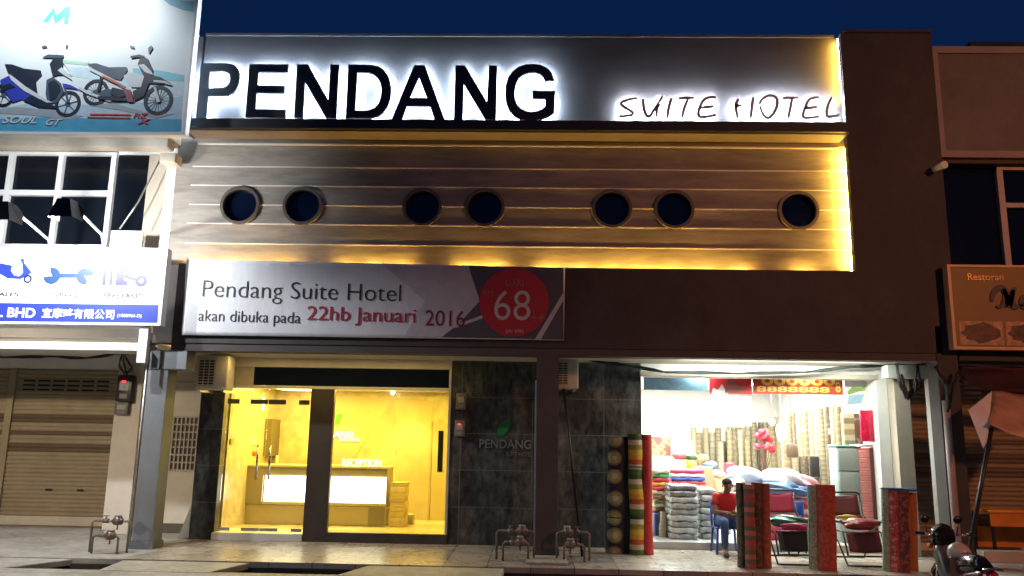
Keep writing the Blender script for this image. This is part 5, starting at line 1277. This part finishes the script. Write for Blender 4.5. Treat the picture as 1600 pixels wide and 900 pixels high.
# ================================================================== the seated man on his chair
def skin(name, joints, bones, mt, parent, sub=2):
    "one continuous skinned surface: joints {key: (x, y, z, r)}, bones [(a, b)]"
    keys = list(joints); me = bpy.data.meshes.new(name)
    o_ = wloc(parent) if parent else Vector((0, 0, 0))
    me.from_pydata([Vector(joints[k][:3])-o_ for k in keys], [(keys.index(a), keys.index(b)) for a, b in bones], [])
    o = bpy.data.objects.new(name, me); COL.objects.link(o)
    md = o.modifiers.new('skin', 'SKIN'); md.use_smooth_shade = True
    for i, k in enumerate(keys):
        r = joints[k][3]; sv = me.skin_vertices[0].data[i]; sv.radius = r if isinstance(r, tuple) else (r, r); sv.use_root = (i == 0)
    sb = o.modifiers.new('sub', 'SUBSURF'); sb.levels = sub; sb.render_levels = sub
    dg = bpy.context.evaluated_depsgraph_get(); dg.update()
    m2 = bpy.data.meshes.new_from_object(o.evaluated_get(dg)); o.modifiers.clear(); o.data = m2; bpy.data.meshes.remove(me)
    m2.materials.clear(); m2.materials.append(mt)
    for p in m2.polygons: p.use_smooth = True
    if parent: o.parent = parent
    m2.name = name; return o
mx_, my_ = AT(1135, 800, 13.3)[0], 13.3
M_skin = mat('brown skin', (.20, .11, .07), .55, var=.08); M_hair = mat('black hair', (.012, .010, .010), .6, var=.3, scale=40)
M_shirt = mat('red shirt cloth', (.48, .02, .025), .75, var=.1, bump=.2); M_jean = mat('blue denim', (.03, .07, .20), .8, var=.2, scale=30)
man = thing('person', 'man in red T-shirt and blue jeans sitting with crossed arms before the shop', 'person', (mx_, my_, 0))
X = lambda dx, dy, z, r: (mx_+dx, my_+dy, z, r)
J = {'pelvis': X(0, .05, .49, (.13, .10)), 'waist': X(0, .03, .62, (.12, .09)), 'chest': X(0, -.01, .80, (.14, .10)), 'neckb': X(0, -.03, .92, .06), 'neck': X(.005, -.06, .965, .05),
     'chin': X(.01, -.095, 1.00, (.055, .06)), 'head': X(.01, -.09, 1.055, (.073, .085)), 'crown': X(.01, -.075, 1.105, (.06, .07)),
     'shL': X(-.17, -.01, .87, .058), 'elL': X(-.215, -.10, .64, .042), 'wrL': X(-.02, -.235, .63, .029), 'shR': X(.17, -.01, .87, .058), 'elR': X(.215, -.10, .62, .042), 'wrR': X(.04, -.25, .60, .029),
     'hipL': X(-.10, .0, .49, .085), 'knL': X(-.13, -.40, .52, .062), 'anL': X(-.12, -.36, .10, .042), 'toL': X(-.13, -.50, .035, .032),
     'hipR': X(.10, .0, .49, .085), 'knR': X(.14, -.40, .53, .062), 'anR': X(.12, -.33, .10, .042), 'toR': X(.14, -.47, .035, .032)}
B = [('pelvis','waist'),('waist','chest'),('chest','neckb'),('neckb','neck'),('neck','chin'),('chin','head'),('head','crown'),('chest','shL'),('shL','elL'),('elL','wrL'),('chest','shR'),('shR','elR'),('elR','wrR'),
     ('pelvis','hipL'),('hipL','knL'),('knL','anL'),('anL','toL'),('pelvis','hipR'),('hipR','knR'),('knR','anR'),('anR','toR')]
for sd_, wr, dx in (('L', 'wrL', 1), ('R', 'wrR', -1)):
    w = J[wr]; palm = (w[0]+dx*.055, w[1]-.005, w[2]-.005, (.034, .018)); J['palm'+sd_] = palm; B.append((wr, 'palm'+sd_))
JB = dict(J)
for k_, r_b in (('waist', (.095, .065)), ('chest', (.095, .062)), ('pelvis', (.105, .08)), ('shL', .040), ('shR', .040)): JB[k_] = J[k_][:3]+(r_b,)
body = skin('body', JB, B, M_skin, man)
for sd_, dx in (('L', 1), ('R', -1)):
    p = J['palm'+sd_]
    for k in range(4):
        ln_ = (.068, .078, .074, .058)[k]; z = p[2]+.026-k*.018
        skin('finger', {'a': (p[0], p[1], z, .0105), 'b': (p[0]+dx*(.03+ln_*.35), p[1]-.004, z-.002, .0098), 'c': (p[0]+dx*(.03+ln_*.75), p[1]+.010, z-.006, .0088), 'd': (p[0]+dx*(.03+ln_), p[1]+.028, z-.012, .0075)}, [('a','b'),('b','c'),('c','d')], M_skin, body, 1)
    skin('thumb', {'a': (p[0]-dx*.02, p[1]-.01, p[2]+.02, .012), 'b': (p[0]+dx*.01, p[1]-.025, p[2]+.045, .011), 'c': (p[0]+dx*.035, p[1]-.025, p[2]+.06, .009)}, [('a','b'),('b','c')], M_skin, body, 1)
sh_ = {k: J[k] for k in ('pelvis', 'waist', 'chest', 'neckb', 'shL', 'shR')}
grow = lambda t, g: t[:3]+((t[3][0]+g, t[3][1]+g) if isinstance(t[3], tuple) else t[3]+g,)
sh_ = {k: grow(v, .016) for k, v in sh_.items()}; sh_['neckb'] = X(0, -.035, .905, .066)
for a_, b_ in (('shL', 'elL'), ('shR', 'elR')):
    p = Vector(J[a_][:3]).lerp(Vector(J[b_][:3]), .62); sh_['cuff'+a_] = (*p, .064)
skin('shirt', sh_, [('pelvis','waist'),('waist','chest'),('chest','neckb'),('chest','shL'),('chest','shR'),('shL','cuffshL'),('shR','cuffshR')], M_shirt, man)
je = {k: grow(J[k], .012) for k in ('pelvis','hipL','knL','anL','hipR','knR','anR')}
skin('jeans', je, [('pelvis','hipL'),('hipL','knL'),('knL','anL'),('pelvis','hipR'),('hipR','knR'),('knR','anR')], M_jean, man)
hd_ = J['head']
MB().blob((hd_[0], hd_[1]+.018, hd_[2]+.042), (.080, .088, .075), 3, .04, 3).build('hair', M_hair, body)
for dx in (-.028, .028):
    MB().blob((hd_[0]+dx, hd_[1]-.078, hd_[2]-.002), (.011, .006, .006), 1, 0, 2).build('eye', M_black, body)
    MB().blob((hd_[0]+dx*2.75, hd_[1]+.0, hd_[2]-.012), (.012, .02, .028), 1, .1, 2).build('ear', M_skin, body)
MB().blob((hd_[0], hd_[1]-.088, hd_[2]-.025), (.012, .014, .022), 1, .1, 2).build('nose', M_skin, body)
MB().blob((hd_[0], hd_[1]-.072, hd_[2]-.058), (.024, .008, .006), 1, .1, 2).build('mouth', mat('lips', (.16, .06, .05), .5), body)
for sd_ in 'LR':
    a_ = J['to'+sd_]; MB().blob((a_[0], a_[1]+.03, .025), (.045, .115, .028), 2, .05, 2, .002).build('sandal', mat('dark sandal', (.03, .025, .02), .7), man)
# his blue plastic chair
M_bch = mat('blue plastic', (.02, .10, .38), .35, var=.06)
def plastic_chair(label, cx, cy_, fy=1):
    t = thing('plastic_chair', label, 'chair', (cx, cy_, 0), 'blue plastic chairs')
    MB().rbox(cx-.20, cx+.20, cy_-.20, cy_+.20, .375, .40, .012).build('seat', M_bch, t)
    for sx_ in (-1, 1):
        for sy_ in (-1, 1):
            MB().tube([(cx+sx_*.17, cy_+sy_*.17, .374), (cx+sx_*.20, cy_+sy_*.20, .0)], [.022, .018], 8).build('leg', M_bch, t)
        MB().tube([(cx+sx_*.18, cy_+.19, .40), (cx+sx_*.185, cy_+.235, .80)], .018, 8).build('back_post', M_bch, t)
    MB().rbox(cx-.19, cx+.19, cy_+.205, cy_+.23, .58, .80, .01).build('backrest', M_bch, t)
    return t
plastic_chair('blue plastic chair under the seated man', mx_, my_+.06)
pcx = AT(1247, 810, 13.25)[0]
plastic_chair('blue plastic chair half hidden behind the left lounge chair', pcx, 13.35)

# ================================================================== motorcycle at the lower right
def motorcycle():
    f = Vector((5.03, 10.42, -.32)); r = Vector((4.92, 9.25, -.32)); ax = (f-r).normalized(); sd = Vector((ax.y, -ax.x, 0))
    t = thing('motorcycle', 'dark underbone motorcycle with chrome and red parts parked at lower right', 'motorcycle', tuple((f+r)/2))
    def pt(u, v, z): q = r.lerp(f, u)+sd*v; return (q.x, q.y, -.32+z)
    M_tyre = mat('tyre rubber', (.015, .015, .016), .8); M_chr = mat('chrome', (.7, .7, .7), .12, 1.0, var=.03); M_mblk = mat('glossy black plastic', (.012, .012, .014), .15); M_mred = mat('red tail plastic', (.12, .008, .014), .2); M_mgry = mat('dull fairing', (.10, .085, .07), .3)
    def whl(u):
        n = 28; mb = MB(); c = [pt(u, 0, .28)]; C_ = Vector(c[0])
        ring = [C_+ax*(.25*math.cos(2*math.pi*k/n))+Vector((0, 0, .25*math.sin(2*math.pi*k/n))) for k in range(n+1)]
        w = mb.tube(ring, .035, 8, cap=False).build('wheel', M_tyre, t)
        mb = MB()
        for k in range(8):
            a_ = 2*math.pi*k/8; mb.tube([C_, C_+ax*(.22*math.cos(a_))+Vector((0, 0, .22*math.sin(a_)))], .007, 5)
        mb.tube([C_-sd*.06, C_+sd*.06], .04, 10).build('rim', M_chr, w)
    whl(0); whl(1)
    mb = MB(); mb.tube([pt(-.10, 0, .74), pt(.05, 0, .77), pt(.28, 0, .75), pt(.44, 0, .66)], [.07, .105, .12, .08], 12); mb.build('seat', M_mblk, t)
    mb = MB(); mb.tube([pt(-.22, 0, .70), pt(-.06, 0, .66), pt(.2, 0, .58), pt(.42, 0, .52)], [.05, .10, .115, .09], 12); mb.build('tail_body', M_mred, t)
    MB().tube([pt(-.26, 0, .66), pt(-.20, 0, .68)], [.035, .06], 12).build('tail_lamp', mat('red lamp lens', (.55, .01, .02), .12), t)
    mb = MB(); mb.tube([pt(.38, 0, .48), pt(.55, 0, .40), pt(.75, 0, .52), pt(.86, 0, .78), pt(.84, 0, .92)], [.09, .10, .12, .13, .07], 12); mb.build('fairing', M_mgry, t)
    mb = MB(); mb.tube([pt(.48, -.09, .28), pt(.62, .0, .26), pt(.66, .09, .28)], [.09, .12, .09], 10); mb.build('engine', mat('engine metal', (.12, .12, .12), .45, .6), t)
    for v in (-.07, .07): MB().tube([pt(1, v, .28), pt(.90, v*.8, .66)], .024, 8).build('fork', M_chr, t)
    mb = MB(); mb.tube([pt(.76, 0, .56), pt(1.0, 0, .585), pt(1.16, 0, .50)], [.05, .075, .05], 10); mb.build('front_fender', M_mblk, t)
    MB().tube([pt(.80, -.28, 1.00), pt(.84, -.14, .98), pt(.86, 0, .96), pt(.84, .14, .98), pt(.80, .28, 1.00)], .014, 8).build('handlebar', M_chr, t)
    for v in (-.30, .30): MB().tube([pt(.80, v*.82, 1.0), pt(.78, v*1.15, 1.01)], .02, 8).build('grip', M_mblk, t)
    MB().tube([pt(.76, 0, .93), pt(.86, 0, .97), pt(.96, 0, .90), pt(.98, 0, .84)], [.09, .15, .12, .06], 12).build('headlamp_cowl', M_mblk, t)
    MB().tube([pt(.97, 0, .88), pt(1.02, 0, .87)], [.075, .05], 12).build('headlamp', M_chr, t)
    for v in (-.20, .14):
        m_ = MB().tube([pt(.82, v, .98), pt(.80, v*1.1, 1.12)], .008, 6).build('mirror_stem', M_mblk, t)
        MB().blob(pt(.80, v*1.12, 1.17), (.06, .02, .045), 2, .05, 2).build('mirror', M_mblk, m_)
    MB().tube([pt(.55, .13, .25), pt(.2, .16, .28), pt(-.18, .17, .36)], [.022, .045, .05], 10).build('exhaust', M_chr, t)
    MB().tube([pt(.1, -.13, .42), pt(-.02, -.13, .26)], .022, 8).tube([pt(.1, .13, .42), pt(-.02, .13, .26)], .022, 8).build('shock', M_chr, t)
    MB().tube([pt(-.20, -.10, .76), pt(-.25, 0, .78), pt(-.20, .10, .76), pt(.02, .12, .72)], .012, 8).build('grab_rail', M_chr, t)
    MB().tube([pt(.40, -.15, .25), pt(.40, -.26, .02)], .012, 6).build('stand', M_mblk, t)
    for v in (-.13, .13): MB().blob(pt(.93, v, .84), (.035, .035, .03), 1, 0, 2).build('indicator', mat('amber lens', (.6, .2, .02), .2), t)
    return pt
mpt = motorcycle()
c = Vector(mpt(.50, 0, .83))
hm = thing('helmet', 'pale rounded helmet resting on the motorcycle seat', 'helmet', tuple(c))
MB().blob(c, (.125, .14, .115), 2, .02, 3, c.z-.06).build('shell', mat('cream helmet shell', (.55, .44, .38), .2), hm)
MB().tube([c+Vector((-.128, -.02, -.055)), c+Vector((-.09, -.11, -.055)), c+Vector((0, -.145, -.055)), c+Vector((.09, -.11, -.055)), c+Vector((.128, -.02, -.055))], .012, 8).build('rim', M_black, hm)

# ================================================================== more goods deep in the shop
for i in range(14):
    pxc = 1087+i*9.4+random.uniform(-2, 2); Y = 19.85; x = AT(pxc, 740, Y)[0]
    roll('pale carpet roll in the rear row along the back wall', x, Y, .118, AT(pxc, random.choice((652, 660, 668, 676, 690)), Y)[1], 4.6*Y/1250, pal[(i*5+2) % 6], (random.uniform(-.05, .05), .05), 'pale rolls in the rear row')
yp = thing('flower_pot', 'yellow pot with dark leaves behind the bright cloth pile', 'pot', px3(1078, 722, 15.8))
p = px3(1078, 732, 15.8); MB().tube([p, (p[0], p[1], p[2]+.16)], [.07, .10], 14).build('pot', mat('yellow glaze', (.70, .48, .05), .35), yp)
MB().blob((p[0]+.02, p[1], p[2]+.20), (.11, .09, .06), 5, .4, 2).build('leaves', mat('dark leaf', (.05, .09, .03), .6, var=.4), yp)
pc_ = px3(1100, 733, 16.2)
tag(MB().rbox(pc_[0]-.13, pc_[0]+.16, 16.1, 16.4, .118, pc_[2]+.05, .02).build('upright_box', mat('brown board box', (.26, .18, .10), .7)), 'brown upright box between the cloth pile and the back rolls', 'box')
for k, (pxc, py, w, h, c_, nm) in enumerate(((1221, 676, 14, 24, (.74, .75, .74), 'white hanging plastic bag of cloth before the wall rolls'), (1207, 660, 8, 9, (.55, .55, .55), 'small grey bag hanging high before the wall rolls'))):
    p = px3(pxc, py, 16.2)
    t = thing('hanging_bag', nm, 'bag', p)
    MB().blob(p, (w*.8*16.2/1250/1.6, .09, h*16.2/1250/1.6), 70+k, .18, 3).build('bag', mat('bag film %d' % k, c_, .2, var=.2, bump=.6, scale=9), t)
    MB().tube([(p[0], p[1], p[2]+h*16.2/1250/1.7), (p[0], p[1], SH)], .005, 6).build('cord', M_steel, t)
for k, (pxc, py) in enumerate(((1256, 671), (1298, 674))):
    p = px3(pxc, py, 14.9)
    tag(MB().box(p[0]-.035, p[0]+.035, 14.9, 14.904, p[2]-.05, p[2]+.05).tube([(p[0], 14.902, p[2]+.05), (p[0], 14.902, SH)], .003, 5).build('price_tag', M_white), ['white price tag hanging left of the tallest beige rolls', 'white price tag hanging before the nearest beige rolls'][k], 'price tag')

# small clutter between the stacks and the rear rolls
clut = [((1062, 712, 17.4), (.16, .12, .07), (.50, .05, .06), 'crimson cloth bundle on the cream shelf'), ((1110, 728, 17.0), (.15, .12, .10), (.10, .14, .35), 'navy cloth bundle beside the brown upright box'),
        ((1120, 741, 16.5), (.17, .14, .08), (.58, .50, .36), 'cream cloth bundle left of the pillow heap'), ((1098, 716, 17.2), (.12, .1, .08), (.50, .30, .10), 'mustard cloth bundle on top of the brown upright box')]
for k, (pp, rr, cc, lab) in enumerate(clut):
    p = px3(*pp); bs = px3(pp[0], pp[1], pp[2])
    tag(MB().blob(p, rr, 90+k, .2, 3).build('cloth_bundle', mat('clutter cloth %d' % k, cc, .7, var=.35, scale=12, bump=.5)), lab, 'bundle')
    if k in (1, 2):
        tag(MB().rbox(p[0]-rr[0]*.8, p[0]+rr[0]*.8, p[1]-.1, p[1]+.25, .118, p[2]-rr[2]*.8, .02).build('plain_carton', mat('carton brown %d' % k, (.34, .24, .14), .7, var=.15)), ['', 'tall brown carton under the navy cloth bundle', 'tall brown carton under the cream cloth bundle'][k], 'carton')
